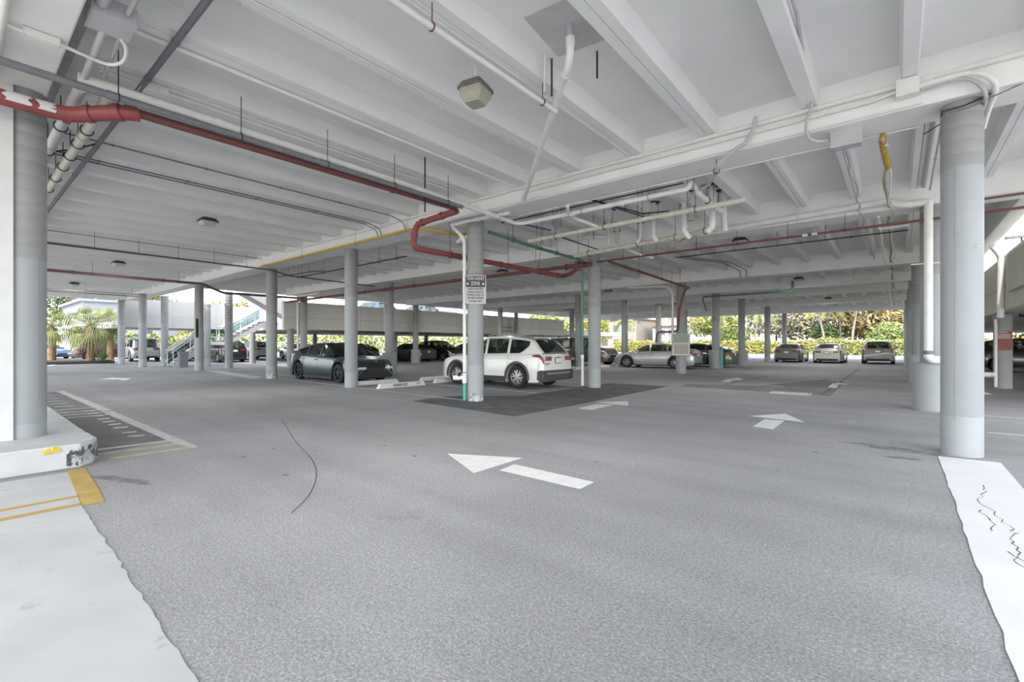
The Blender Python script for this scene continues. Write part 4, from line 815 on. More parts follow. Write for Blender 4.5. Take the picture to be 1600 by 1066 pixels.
for k, (x, y0, y1, z, r, mt, lab, w) in enumerate(((-.16, 8.72, 46, 4.42, .030, M_YELW, 'yellowed taped pipe running back from the middle beam', .03), (-.10, 8.8, 47, 4.36, .014, M_PIPE, 'thin white cable twisted beside the yellowed pipe', .05), (-.62, 8.75, 21.5, 4.52, .016, M_LGREY, 'grey sagging cable left of the yellowed pipe', .04), (-.32, 12.9, 47, 4.18, .022, M_PIPE, 'white conduit running to the far edge beam', .01))):
    random.seed(30+k); n = 26; pts = []
    for i in range(n+1):
        t = i/n; pts.append((x+random.uniform(-w, w), y0+(y1-y0)*t*t if k != 2 else y0+(y1-y0)*t, z+random.uniform(-w, w)*.6+(0 if k != 2 else -.25*math.sin(PI*t))))
    m = MB(); m.tube([tuple(q) for q in cr(pts, 4)], r, 8); tag(m.build('ceiling_cable', mt, smooth=50), lab, 'cable', 'cables along the right-hand ceiling')
m = MB(); m.tube([gy(1380, 206, 8.72), gy(1379, 225, 8.8), gy(1383, 245, 9.0), gy(1388, 262, 9.3)], .042, 10, bend=.1); tag(m.build('foam_wrap', mat('yellow_foam', (.40, .27, .05), .9, var=.3, scale=20, bump=.5), smooth=50), 'yellow crusted foam on the pipe end by the middle beam', 'pipe wrap')
pipe('white_elbow', [gz(1373, 345, 4.25), gz(1374, 358, 4.10), gz(1420, 352, 4.05)], .035, M_PIPE, 'white pipe elbow beside the thin red pipe near the right column', bend=.05)
pipe('black_cable', [(.3, 9.2, 4.52), (.35, 8.75, 4.4), (.45, 8.5, 4.38), (.44, 8.12, 4.40), (.64, 8.10, 4.40), (1.2, 8.2, 4.6), (3, 8.3, 4.62)], .008, M_BLACK, 'thin black cable wound around the top of the nearest right column', 'cable')
pipe('black_cable', [(.47, 8.1, 4.36), (.68, 8.09, 4.36), (1.2, 8.1, 4.52), (3, 8.1, 4.56)], .008, M_GREYP, 'thin grey cable wound around the top of the nearest right column', 'cable')
pipe('maroon_pipe', [(.9, 13.02, 4.28), (4.1, 13.02, 4.28)], .025, M_PURP, 'thin maroon pipe at the right edge under the second beam')
# white down pipes on far columns
pipe('white_downpipe', [(-10.5, 21.9, 4.25), (-8.5, 21.95, 4.18), (-8.32, 22.2, 3.9), (-8.32, 22.2, .9)], .05, M_PIPE, 'white pipe curving down the left side of the bulletin box column', bend=.3)
pipe('white_downpipe', [(-24.5, 13.0, 4.2), (-27.0, 13.05, 4.2), (-27.5, 13.3, 4.0), (-27.5, 13.3, .5)], .07, M_PIPE, 'white pipe bending down the column behind the dark sedan', bend=.3)
pipe('white_downpipe', [(-28.2, 19.9, 4.2), (-28.38, 20.0, 3.9), (-28.38, 20.0, 2.3)], .07, M_PIPE, 'white pipe on the outside of the long cream parapet', bend=.15)
pipe('white_downpipe', [(2.15, 19.6, 4.3), (2.36, 19.8, 4.0), (2.36, 19.9, 2.2)], .08, M_PIPE, 'white pipe dropping beside the right-hand parapet', bend=.15)
pipe('red_downpipe', [(-28.42, 13.9, 3.95), (-28.42, 13.9, 2.2)], .04, M_REDS, 'red pipe running down the left end of the long cream parapet')
pipe('white_downpipe', [(2.42, 21.28, 2.2), (2.42, 21.28, .05)], .04, M_PIPE, 'thin white pipe on the column with the red notice')
pipe('white_downpipe', [(-13.25, 32.95, 4.2), (-13.25, 32.95, .6)], .035, M_PIPE, 'thin white pipe beside the column behind the silver sedan roof')
# ================================================================== SIGNS AND FITTINGS
MFACE = Matrix.Rotation(PI/2, 4, 'X')            # text upright, facing -Y
def facing(x, y): return math.atan2(y-0, x-0)+PI/2   # board turned so its -Y side looks to the lane
M_SIGNW = mat('sign_white', (0.46, 0.46, 0.46), .5, var=.04); M_SIGNK = mat('sign_black', (0.045, 0.045, 0.05), .5, var=.1)
cx, cy = -8.12, 8.40; dx, dy = -cx, -cy; d = math.hypot(dx, dy)
a = math.atan2(dy, dx); rz = a+PI/2
e = empty('tow_away_sign', (cx+math.cos(a)*.225, cy+math.sin(a)*.225, 2.75), rz, 'black and white TOW-AWAY ZONE sign fixed around the column', 'sign')
# local frame: +x right, -y towards the viewer
W_, H_ = .52, .70
m = MB(); m.box(-W_/2, W_/2, 0.0, .006, -H_/2, H_/2); m.build('sign_plate', M_SIGNW, e)
m = MB(); m.box(-W_/2+.02, W_/2-.02, -.002, 0, H_/2-.29, H_/2-.02); m.build('header_panel', M_SIGNK, e)
F = MFACE
text_mesh('lettering', 'TOW-AWAY', .110, M_SIGNW, e, F, .001, xs=.66, loc=(0, -.004, H_/2-.085), bold=.003)
text_mesh('lettering', 'ZONE', .125, M_SIGNW, e, F, .001, xs=.64, loc=(0, -.004, H_/2-.205), bold=.003)
for i, (tx, s) in enumerate((('UNAUTHORIZED', .072), ('VEHICLES WILL BE', .066), ('TOWED AWAY AT', .072), ('OWNERS EXPENSE', .066), ('24 HOURS 7 DAYS', .058))):
    text_mesh('lettering', tx, s, M_SIGNK, e, F, .001, xs=.70, loc=(0, -.003, H_/2-.335-i*.075), bold=.002)
for sx in (-1, 1):
    m = MB(); m.box(sx*.19-.028, sx*.19+.028, -.003, 0, H_/2-.235, H_/2-.20); m.box(sx*.19-.018, sx*.19+.018, -.003, 0, H_/2-.20, H_/2-.18); m.build('truck_symbol', M_SIGNW, e)
# bulletin box on the column
cx, cy = -8.03, 22.5; a = math.atan2(-cy, -cx); rz = a+PI/2
e = empty('bulletin_box', (cx+math.cos(a)*.30, cy+math.sin(a)*.30, 1.42), rz, 'pale framed bulletin box hanging on the column before the silver sedan', 'notice box')
m = MB(); m.box(-.40, .40, .0, .10, -.56, .48); bevel(m.build('box_body', M_LGREY, e), .01)
m = MB(); m.box(-.36, .36, -.012, 0, -.52, .02); m.build('lower_panel', mat('pale_tan_panel', (.40, .39, .34), .6), e)
m = MB(); m.box(-.33, .33, -.012, 0, .08, .44); m.build('upper_panel', mat('pale_green_panel', (.30, .36, .31), .6, var=.1), e)
m = MB(); m.box(-.36, -.33, -.02, -.012, -.52, .02); m.box(.33, .36, -.02, -.012, -.52, .02); m.box(-.36, .36, -.02, -.012, -.01, .02); m.box(-.36, .36, -.02, -.012, -.52, -.49); m.build('door_frame', M_PIPE, e)
# faded red notice
cx, cy = 2.60, 21.5; a = math.atan2(-cy, -cx); rz = a+PI/2
e = empty('red_notice', (cx+math.cos(a)*.235, cy+math.sin(a)*.235, 1.52), rz, 'faded red notice board on the column under the right-hand deck', 'sign')
m = MB(); m.box(-.20, .20, 0, .008, -.30, .30); m.build('sign_plate', mat('faded_red', (.25, .09, .08), .6, var=.15), e)
m = MB(); m.box(-.17, .17, -.003, 0, .06, .22); m.build('pink_panel', mat('faded_pink', (.45, .30, .30), .6, var=.1), e); m = MB(); m.box(-.10, .10, -.003, 0, .25, .285); m.build('title_strip', M_SIGNW, e)
e = empty('hydrant_outlet', (2.32, 21.25, .40), 0, 'pale pipe outlet low beside the column with the red notice', 'pipe fitting')
m = MB(); m.tube([(-.28, 0, .03), (.10, .08, .03)], .085, 14); m.tube([(.02, 0, .03), (.06, 0, .03)], .06, 12); m.build('outlet_body', M_PIPE, e, smooth=40)
m = MB(); m.tube([(-.20, 0, .03), (-.17, 0, .03)], .095, 14); m.build('flange', M_LGREY, e, smooth=40)
# small plaque on the cream parapet
o = MB().box(-28.44, -28.43, 32.9, 35.4, 2.62, 2.98).build('wall_plaque', mat('plaque_frame', (.12, .12, .12), .6)); tag(o, 'small dark-edged plaque low on the long cream parapet', 'sign')
tag(MB().box(-28.43, -28.425, 33.05, 35.25, 2.68, 2.92).build('plaque_face', M_CREAM, ), None); bpy.data.objects['plaque_face'].parent = o
# floodlight and camera on right parapet
e = empty('flood_light', (2.55, 18.2, 4.15), 0, 'slim flood light on the rim of the right-hand parapet', 'lamp'); m = MB(); m.box(-.30, .05, -.08, .08, .10, .16); m.build('lamp_head', M_HOUS, e); m = MB(); m.tube([(0, 0, -.09), (0, 0, .11)], .02, 8); m.build('bracket', M_HOUSD, e)
# small cameras on columns
for x, y, z, lab in ((-24.6, 28.4, 4.05, 'small black camera on the column above the white crossover'), (2.95, 21.3, 2.3, 'small camera under the right-hand deck edge')):
    e = empty('security_camera', (x, y, z), 0, lab, 'camera'); m = MB(); m.tube([(0, 0, .0), (.1, -.16, -.02)], .05, 10); m.build('camera_body', M_HOUSD, e, smooth=40); m = MB(); m.tube([(0, .0, 0), (-.02, .02, .12)], .015, 8); m.build('bracket', M_HOUS, e)
# ================================================================== CARS
M_TYRE = mat('tyre_rubber', (0.022, 0.022, 0.023), .85, var=.2, scale=12)
M_ALLOY = mat('alloy_wheel', (0.42, 0.42, 0.43), .3, metal=.8, var=.05)
M_ALLOYK = mat('black_alloy_wheel', (0.03, 0.03, 0.032), .35, metal=.5, var=.1)
M_TRIM = mat('black_plastic_trim', (0.03, 0.031, 0.033), .6, var=.15, scale=9)
M_TRIMG = mat('grey_plastic_trim', (0.055, 0.058, 0.064), .6, var=.1, scale=9)
M_GLASS = glass_mat('car_glass', (.55, .60, .58), .45); M_GLASSD = glass_mat('tinted_car_glass', (.25, .28, .27), .25)
M_HEAD = mat('head_lamp_glass', (.62, .64, .66), .12, var=.2, scale=22, coat=.6); M_TAIL = mat('tail_lamp_glass', (.22, .03, .027), .2, var=.2, scale=20, coat=.6)
M_TAILC = mat('clear_tail_lamp', (.30, .09, .08), .2, var=.5, scale=16, coat=.6)
M_PLATE = mat('plate_white', (.70, .70, .66), .5, var=.08, scale=30); M_PLATEY = mat('plate_yellow', (.62, .46, .18), .5, var=.15, scale=30)
M_CHROME = mat('chrome_trim', (.72, .72, .73), .15, metal=1.0, var=.03)
M_SEAT = mat('car_seat', (.06, .06, .06), .8, var=.2)
M_AMBER = mat('amber_marker', (.75, .30, .04), .3, var=.1)
def paint(name, c, metal=.35, rough=.3): return mat('paint_'+name, c, rough, metal=metal, var=.02, scale=3, coat=.8, spec=.5)
def interp(tab, x):
    if x <= tab[0][0]: return tab[0][1]
    for (a, va), (b, vb) in zip(tab, tab[1:]):
        if x <= b: t = (x-a)/(b-a); return va+(vb-va)*t
    return tab[-1][1]
SPEC = {
 # top: hood and deck line; belt: shoulder; roof: glasshouse; all measured from the rear (-) to the nose (+)
 'sedan': dict(L=4.85, W=1.86, wr=.335, ax=(-1.42, 1.50), gc=.17, top=[(-2.42, .86), (-2.36, 1.02), (-2.2, 1.09), (-1.75, 1.10), (-1.5, 1.06), (.85, .985), (1.3, .96), (1.9, .88), (2.2, .80), (2.36, .70), (2.42, .56)],
   belt=[(-2.42, .84), (-2.3, .97), (-1.8, 1.01), (-1.0, .985), (.7, .92), (1.5, .88), (2.1, .77), (2.42, .52)],
   roof=[(-1.90, 1.10), (-1.45, 1.27), (-1.0, 1.385), (-.45, 1.435), (0, 1.44), (.25, 1.415), (.62, 1.28), (1.02, .99)], bpil=(-1.0, -.90, .02, .12), sidewin=(-1.55, .88)),
 'suv': dict(L=4.64, W=1.86, wr=.365, ax=(-1.35, 1.38), gc=.22, top=[(-2.32, .92), (-2.26, 1.08), (-2.1, 1.12), (.85, 1.13), (1.3, 1.10), (1.9, 1.02), (2.15, .93), (2.28, .78), (2.32, .60)],
   belt=[(-2.32, .90), (-2.2, 1.10), (-1.2, 1.07), (.7, 1.02), (1.5, .99), (2.05, .88), (2.32, .58)],
   roof=[(-2.22, 1.14), (-1.98, 1.38), (-1.80, 1.55), (-1.55, 1.60), (-1.3, 1.635), (-.8, 1.685), (-.1, 1.69), (.15, 1.66), (.5, 1.50), (1.08, 1.12)], bpil=(-.98, -.88, .0, .1), sidewin=(-1.74, .95)),
 'jeep': dict(L=4.7, W=1.95, wr=.42, ax=(-1.45, 1.50), gc=.28, top=[(-2.35, .98), (-2.30, 1.14), (.80, 1.20), (1.3, 1.20), (2.1, 1.12), (2.25, 1.02), (2.35, .75)],
   belt=[(-2.35, .96), (-2.25, 1.12), (.7, 1.12), (1.5, 1.10), (2.2, .98), (2.35, .72)],
   roof=[(-2.30, 1.14), (-2.22, 1.74), (-2.0, 1.80), (-.8, 1.84), (.1, 1.84), (.3, 1.80), (.80, 1.20)], bpil=(-1.1, -.98, -.1, .02), sidewin=(-2.0, .62)),
 'sporty': dict(L=4.97, W=1.90, wr=.345, ax=(-1.52, 1.50), gc=.15, top=[(-2.48, .90), (-2.42, 1.03), (-2.25, 1.08), (-1.75, 1.09), (-1.5, 1.05), (.85, .99), (1.3, .97), (1.9, .90), (2.2, .83), (2.40, .74), (2.48, .58)],
   belt=[(-2.48, .86), (-2.3, .98), (-1.8, 1.01), (-1.0, .975), (.7, .93), (1.5, .90), (2.1, .80), (2.48, .56)],
   roof=[(-1.98, 1.09), (-1.5, 1.28), (-1.0, 1.40), (-.45, 1.46), (0, 1.47), (.25, 1.445), (.65, 1.29), (1.05, 1.0)], bpil=(-.98, -.88, .04, .12), sidewin=(-1.62, .92)),
}
def make_car(kind, body, label, cat='car', pos=(0, 0), ang=0.0, z=0.0, rim=None, glass=None, cladding=False, tail=None, plate=None, spoke=5, rack=False, grille=True, group='parked cars', head=True, detail=True, lower=None, chrome=False, tailpatch=None, chead=None):
    S = SPEC[kind]; L, Wd = S['L'], S['W']; hl = L/2; hw = Wd/2; R = S['wr']; ax = S['ax']
    e = empty('parked_car', (pos[0], pos[1], z), ang, label, cat, group)
    glass = glass or M_GLASS; rim = rim or M_ALLOY
    # stations
    xs = set([round(-hl+i*L/34, 3) for i in range(35)])
    for a in ax:
        for i in range(-6, 7): xs.add(round(a+(R+.075)*math.sin(i*PI/12), 3))
    for q in S['top']+S['belt']+S['roof']: xs.add(round(q[0], 3))
    for q in S['bpil']+S['sidewin']: xs.add(round(q, 3))
    xs = sorted(x for x in xs if -hl <= x <= hl)
    def plan(x):      # half width in plan
        d = hl-abs(x); k = 1.0
        if d < .55: k = 1-(.22 if x > 0 else .15)*((.55-d)/.55)**2.2
        return hw*k*(1-.012*abs(x)/hl)
    def zbot(x):
        zb = S['gc']+ (.05 if abs(x) > hl-.15 else 0)
        for a in ax:
            d = abs(x-a); RR = R+.075
            if d < RR: zb = max(zb, R+math.sqrt(RR*RR-d*d))
        return zb
    def ring(x):
        w = plan(x); b = interp(S['belt'], x); t = interp(S['top'], x); zb = zbot(x); mid = max(zb+.01, S['gc']+.42*(b-S['gc']))
        z1 = min(zb+.05, b-.05); m1 = max(mid, z1+.01); m2 = max(b-.13, m1+.005)
        return [(0, zb), (w*.80, zb), (w*.975, zb), (w*.99, z1), (w*1.0, m1), (w*.985, max(m1+.003, min(m2, b-.02))), (w*.955, b-.015 if b-.015 > m1 else m1+.006), (w*.91, b+.01), (w*.72, t-.008 if t > b else b+.012), (w*.38, t+.012), (0, t+.02)]
    m = MB(); rows = []
    for x in xs:
        r = ring(x); k = len(m.v)
        for y, zz in r: m.v.append((x, y, zz))
        for y, zz in r[-2:0:-1]: m.v.append((x, -y, zz))
        rows.append(k)
    n = 2*len(ring(0))-2
    RN = len(ring(0))
    roofx0, roofx1 = S['roof'][0][0], S['roof'][-1][0]
    for a, b in zip(rows, rows[1:]):
        for j in range(n):
            j2 = (j+1) % n; m.f.append((a+j, b+j, b+j2, a+j2)); mi = 0
            if lower and (j in (1, 2) or j in (n-2, n-3)): mi = 1
            m.m.append(mi)
    m.f.append(tuple(rows[0]+j for j in range(n))); m.m.append(0); m.f.append(tuple(rows[-1]+j for j in range(n))[::-1]); m.m.append(0)
    bm_ = bmesh.new(); bo = m.build('body', [body, lower or body], e)
    bm_.from_mesh(bo.data); bmesh.ops.recalc_face_normals(bm_, faces=bm_.faces); bm_.to_mesh(bo.data); bm_.free()
    bo.data.polygons.foreach_set('use_smooth', [True]*len(bo.data.polygons)); bo.data.set_sharp_from_angle(angle=math.radians(42))
    # glasshouse
    gxs = [x for x in xs if roofx0 <= x <= roofx1]
    def gring(x):
        w = plan(x); b = interp(S['belt'], x)+.005; zr = interp(S['roof'], x); t = interp(S['top'], x); h = max(zr-b, .004)
        tw = .26 if kind != 'jeep' else .10
        k = min(1, h/.42); wt = w*.91-tw*k*.62
        b0 = min(b, zr-.002); f1 = .07
        if x < S['sidewin'][0]+.36 and kind != 'jeep': f1 = .07+.50*min(1, (S['sidewin'][0]+.36-x)/.36)**1.5
        return [(w*.905, b0), (w*.90-.01*k-(f1-.07)*(w*.90-wt-.015), b0+h*f1), (wt+.015, b0+h*.86), (wt-.03, b0+h*.96), (wt-.13, zr), (wt*.45, zr+.018), (0, zr+.022)]
    pm, gm = MB(), MB(); G_ = []
    for x in gxs: G_.append([(x, y, zz) for y, zz in gring(x)])
    bp = S['bpil']; sw = S['sidewin']; roofflat = [q for q in S['roof'] if q[1] > max(v for _, v in S['roof'])-.075]
    rf0, rf1 = min(q[0] for q in roofflat), max(q[0] for q in roofflat)
    for A, B in zip(G_, G_[1:]):
        xm = (A[0][0]+B[0][0])/2
        for j in range(6):
            isg = False
            if j == 1 and sw[0] < xm < sw[1] and not (bp[0] < xm < bp[1]) and not (bp[2] < xm < bp[3]): isg = True
            if j >= 4 or j == 3:
                if xm > rf1: isg = j >= 4 or (j == 3)
                if xm < rf0 and not (kind == 'suv' and xm > -1.80) and not (kind == 'jeep' and xm > -2.2): isg = j >= 4
            for s in (1, -1):
                q = [A[j], B[j], B[j+1], A[j+1]]
                if s < 0: q = [(p[0], -p[1], p[2]) for p in q]
                q = q if s < 0 else q[::-1]
                (gm if isg else pm).quad(q)
    def weld(o, sm=True):
        b_ = bmesh.new(); b_.from_mesh(o.data); bmesh.ops.remove_doubles(b_, verts=b_.verts, dist=.0008); bmesh.ops.recalc_face_normals(b_, faces=b_.faces); b_.to_mesh(o.data); b_.free()
        if sm: o.data.polygons.foreach_set('use_smooth', [True]*len(o.data.polygons)); o.data.set_sharp_from_angle(angle=math.radians(35))
    # rear closing of upright tails
    po = pm.build('cabin_frame', body, e); weld(po); go = gm.build('windows', glass, e); weld(go)
    if kind in ('suv',): pass
    # patches laid on the body skin
    def skin(x, r):   # r = ring index (float)
        R_ = ring(x); i = int(r); f = r-i; i2 = min(i+1, len(R_)-1); y = R_[i][0]+(R_[i2][0]-R_[i][0])*f; zz = R_[i][1]+(R_[i2][1]-R_[i][1])*f; return y, zz
    def patch(name, x0, x1, r0, r1, mt, sides=(1, -1), nx=5, nr=4, off=.008, par=e, taper=0.0):
        for s in sides:
            mm = MB(); gr = []
            for i in range(nx+1):
                t = i/nx; x = x0+(x1-x0)*t; row = []
                for j in range(nr+1):
                    rr0 = r0+(r1-r0)*.5*taper*(1-t); rr1 = r1-(r1-r0)*.5*taper*(1-t)
                    r = rr0+(rr1-rr0)*j/nr; y, zz = skin(x, r); row.append((x+(off if x > 0 else -off)*(1 if abs(x) > hl-.4 else 0), s*(y+off), zz))
                gr.append(row)
            for i in range(nx):
                for j in range(nr): q = [gr[i][j], gr[i+1][j], gr[i+1][j+1], gr[i][j+1]]; mm.quad(q if s*(x1-x0) < 0 else q[::-1])
            # the part that turns onto the flat end
            o = mm.build(name, mt, par); weld(o)
            so_ = o.modifiers.new('solid', 'SOLIDIFY'); so_.thickness = .012; so_.offset = 0
    def endplate(name, x, y0, y1, z0, z1, mt, t=.012, par=e, r=None):
        s = 1 if x > 0 else -1; mm = MB(); mm.box(min(x, x+s*t), max(x, x+s*t), y0, y1, z0, z1); o = mm.build(name, mt, par); bevel(o, min(t, .012)*.9, 2); return o
    wE = plan(hl)
    tF, tR = interp(S['top'], hl-.02), interp(S['top'], -hl+.02)
    bF = interp(S['belt'], hl-.3); bR = interp(S['belt'], -hl+.15)
    if head:
        patch('headlight', hl-.50, hl-.005, 5.0, 6.3, chead or M_HEAD, taper=.9)
        for s in (1, -1): endplate('headlight_front', hl, *(sorted((s*wE*.55, s*wE*.97))), interp(S['belt'], hl)-.06, interp(S['belt'], hl)+.03, chead or M_HEAD, .01)
    patch('taillight', -hl+.38, -hl+.005, 5.0, 6.4, tail or M_TAIL, taper=.8)
    for s in (1, -1): endplate('taillight_rear', -hl, *(sorted((s*wE*.52, s*wE*.985))), bR-.21, bR-.07, M_TAILC if tailpatch else (tail or M_TAIL), .012)
    if grille:
        z1 = interp(S['belt'], hl)-.02; endplate('grille', hl-.002, -wE*.52, wE*.52, z1-.19, z1+.02, M_TRIM, .016)
        if detail:
            mm = MB()
            for i in range(15): y = -wE*.5+wE*i/14; mm.box(hl+.014, hl+.022, y-.008, y+.008, z1-.18, z1+.01)
            mm.build('grille_bars', M_CHROME if chrome else M_TRIMG, e)
    endplate('lower_intake', hl-.012, -wE*.80, wE*.80, S['gc']+.06, S['gc']+.20, M_TRIM, .02)
    endplate('rear_valance', -hl+.006, -wE*.92, wE*.92, S['gc']+.05, S['gc']+.17, M_TRIM if lower is None else lower, .02)
    endplate('plate_holder', -hl-.001, -.185, .185, bR-.30 if kind != 'sedan' else bR-.28, bR-.11 if kind != 'sedan' else bR-.09, M_TRIM, .008)
    endplate('licence_plate', -hl-.006, -.155, .155, bR-.28 if kind != 'sedan' else bR-.26, bR-.13 if kind != 'sedan' else bR-.11, plate or M_PLATE, .012)
    # wheels
    for a in ax:
        for s in (1, -1):
            w = bpy.data.objects.new('wheel', None); C.objects.link(w); w.parent = e; w.location = (a, s*(hw-.115), R); w.empty_display_size = .1
            mm = MB(); prof = [(R*.64, -.10), (R*.80, -.115), (R*.95, -.10), (R, -.07), (R, .07), (R*.95, .10), (R*.80, .115), (R*.64, .10)]
            k = 0; seg = 30
            for r, y in prof:
                for j in range(seg): t = 2*PI*j/seg; mm.v.append((r*math.cos(t), s*y, r*math.sin(t)))
            for i in range(len(prof)-1):
                for j in range(seg): q = (i*seg+j, i*seg+(j+1) % seg, (i+1)*seg+(j+1) % seg, (i+1)*seg+j); mm.f.append(q if s > 0 else q[::-1]); mm.m.append(0)
            mm.build('tyre', M_TYRE, w, smooth=35)
            mm = MB(); y1 = s*.085
            mm.tube([(0, s*.02, 0), (0, s*.03, 0)], R*.64, 28, mi=1)       # dark well
            mm.ring((0, s*.09, 0), (0, 1, 0), R*.63, .014, 28, 6)
            mm.tube([(0, s*.03, 0), (0, s*.092, 0)], R*.12, 14)
            for i in range(spoke):
                for dd in ((-.13, .13) if spoke <= 6 else (0,)):
                    t = 2*PI*i/spoke+.3; t2 = t+dd*1.7
                    c0 = V((math.cos(t+dd*.5)*R*.10, s*.088, math.sin(t+dd*.5)*R*.10)); c1 = V((math.cos(t2)*R*.62, s*.080, math.sin(t2)*R*.62))
                    dv = (c1-c0).normalized(); nn = V((-dv.z, 0, dv.x)); w0, w1 = R*.045, R*.060
                    ww = V((0, -s*.03, 0)); A = [c0-nn*w0, c0+nn*w0, c1+nn*w1, c1-nn*w1]
                    k = len(mm.v); mm.v += [tuple(p) for p in A]+[tuple(p+ww) for p in A]
                    for q in ((0, 1, 2, 3), (7, 6, 5, 4), (0, 4, 5, 1), (1, 5, 6, 2), (2, 6, 7, 3), (3, 7, 4, 0)): mm.f.append(tuple(k+i_ for i_ in q)); mm.m.append(0)
            mm.build('rim', [rim, M_TRIM], w)
    # wheel arches and sills
    if cladding:
        for a in ax:
            for s in (1, -1):
                mm = MB(); RO, RI = R+.14, R+.065; y0 = plan(a)*.985
                n_ = 16; P_ = []
                for i in range(n_+1):
                    t = -.18+ (PI+.36)*i/n_
                    P_.append([(a+RI*math.cos(t), s*y0, R+RI*math.sin(t)), (a+RO*math.cos(t), s*y0, R+RO*math.sin(t)), (a+RO*math.cos(t), s*(y0+.028), R+RO*math.sin(t)), (a+RI*math.cos(t), s*(y0+.035), R+RI*math.sin(t))])
                for A, B in zip(P_, P_[1:]):
                    for j in range(4): mm.quad([A[j], A[(j+1) % 4], B[(j+1) % 4], B[j]])
                mm.build('wheel_arch_trim', M_TRIMG, e)
        for s in (1, -1): mm = MB(); mm.box(ax[0]+R+.1, ax[1]-R-.1, *sorted((s*hw*.96, s*(hw+.006))), S['gc']-.01, S['gc']+.16); bevel(mm.build('sill_trim', M_TRIM, e), .02)
        mm = MB(); mm.box(-hl-.035, -hl+.30, -hw*.93, hw*.93, S['gc']+.05, S['gc']+.38); bevel(mm.build('rear_bumper_trim', M_TRIMG, e), .05, 3)
        mm = MB(); mm.box(-hl-.055, -hl-.01, -hw*.70, hw*.70, S['gc']+.24, S['gc']+.30); bevel(mm.build('skid_plate', M_STEEL, e), .02, 2)
        for s in (1, -1): endplate('reflector', -hl-.036, *sorted((s*hw*.66, s*hw*.80)), S['gc']+.13, S['gc']+.18, M_TAIL, .01)
    else:
        for s in (1, -1): mm = MB(); mm.box(ax[0]+R+.1, ax[1]-R-.1, *sorted((s*hw*.93, s*hw*.985)), S['gc']-.02, S['gc']+.05); mm.build('sill', M_TRIM, e)
    # axle shadow box: floor pan
    mm = MB(); mm.box(-hl+.35, hl-.35, -hw*.62, hw*.62, S['gc']-.01, S['gc']+.12); mm.build('floor_pan', M_TRIM, e)
    mm = MB()
    for x in (-.75, .25):
        for s in (1, -1): mm.box(x-.10, x+.06, s*.38-.22, s*.38+.22, .6, 1.16 if kind == 'sedan' or kind == 'sporty' else 1.30)
    bevel(mm.build('seats', M_SEAT, e), .05, 2)
    # mirrors, handles, door seams
    mx = S['roof'][-1][0]-.28; zb = interp(S['belt'], mx)
    for s in (1, -1):
        mm = MB(); mm.box(mx-.07, mx+.07, *sorted((s*(hw*.93), s*(hw+.15))), zb+.02, zb+.15); bevel(mm.build('wing_mirror', body if not cladding else M_TRIM, e), .03, 2)
    if detail:
        for hx in (bp[0]-.10, bp[2]-.12):
            for s in (1, -1):
                y, zz = skin(hx, 5.0); mm = MB(); mm.box(hx-.10, hx+.10, *sorted((s*(y-.004), s*(y+.028))), zz-.012, zz+.02); bevel(mm.build('door_handle', body if not chrome else M_CHROME, e), .008)
        for dx in (bp[0]+.02-.02, bp[2]+.06, S['roof'][-1][0]-.02):
            for s in (1, -1):
                mm = MB(); p_ = []
                for r in (3.2, 4, 4.6, 5.2, 6, 6.6): y, zz = skin(dx, r); p_.append((dx, s*(y+.0015), zz))
                for q0, q1 in zip(p_, p_[1:]): mm.quad([(q0[0]-.005, q0[1], q0[2]), (q0[0]+.005, q0[1], q0[2]), (q1[0]+.005, q1[1], q1[2]), (q1[0]-.005, q1[1], q1[2])])
                mm.build('door_seam', M_TRIM, e)
    if rack:
        for s in (1, -1):
            y = hw*.91-.26*.62-.10; mm = MB(); zr = max(v for _, v in S['roof']); mm.tube([(-1.5, s*y, zr-.03), (-1.35, s*y, zr+.035), (.0, s*y, zr+.045), (.15, s*y, zr-.0)], .018, 8); mm.build('roof_rail', M_STEEL, e, smooth=60)
    return e, S, hl, hw
def car(*a, **k):
    r = make_car(*a, **k); return r[0]
P_DARK = paint('dark_blue_grey', (0.030, 0.052, 0.064), .6, .28); P_WHITE = paint('pearl_white', (0.70, 0.70, 0.67), .0, .25); P_SILV = paint('silver', (0.40, 0.41, 0.42), .5, .32)
P_BLACK = paint('black', (0.018, 0.02, 0.022), .2, .25); P_BROWN = paint('brown_bronze', (0.13, 0.105, 0.075), .4, .35); P_GREY = paint('warm_grey', (0.20, 0.20, 0.19), .5, .35)
P_LSIL = paint('pale_silver', (0.46, 0.46, 0.43), .4, .35); P_TEAL = paint('grey_teal', (0.12, 0.17, 0.17), .5, .3); P_RED = paint('red', (0.30, 0.03, 0.025), .1, .3); P_BLUE = paint('blue', (0.08, 0.14, 0.30), .3, .3); P_GREEN = paint('olive_green', (0.09, 0.11, 0.08), .5, .35)
P_CHAR = paint('charcoal', (0.06, 0.075, 0.085), .5, .3)
# the dark sedan, nose to the right
e = car('sporty', P_DARK, 'dark blue-grey sedan with black wheels parked behind a column, nose to the right', pos=(-17.10, 9.93), ang=0, rim=M_ALLOYK, glass=M_GLASSD, spoke=5)
hl = 4.97/2
m = MB()
for s in (1, -1): m.box(hl-.002, hl+.012, *sorted((s*.06, s*.40)), .54, .76)
bevel(m.build('grille_frame', M_ALLOYK, e), .012)
o = MB().tube([(hl-.01, 0, .80), (hl+.012, 0, .80)], .035, 14).build('badge', M_CHROME, e)
for s in (1, -1): MB().box(1.98, 2.06, *sorted((s*.925, s*.95)), .44, .50).build('side_marker', M_AMBER, e)
for s in (1, -1): MB().quad([(hl+.006, s*.50, .50), (hl+.006, s*.56, .50), (hl+.006, s*.72, .28), (hl+.006, s*.69, .28)]).build('bumper_crease', M_CHROME, e)
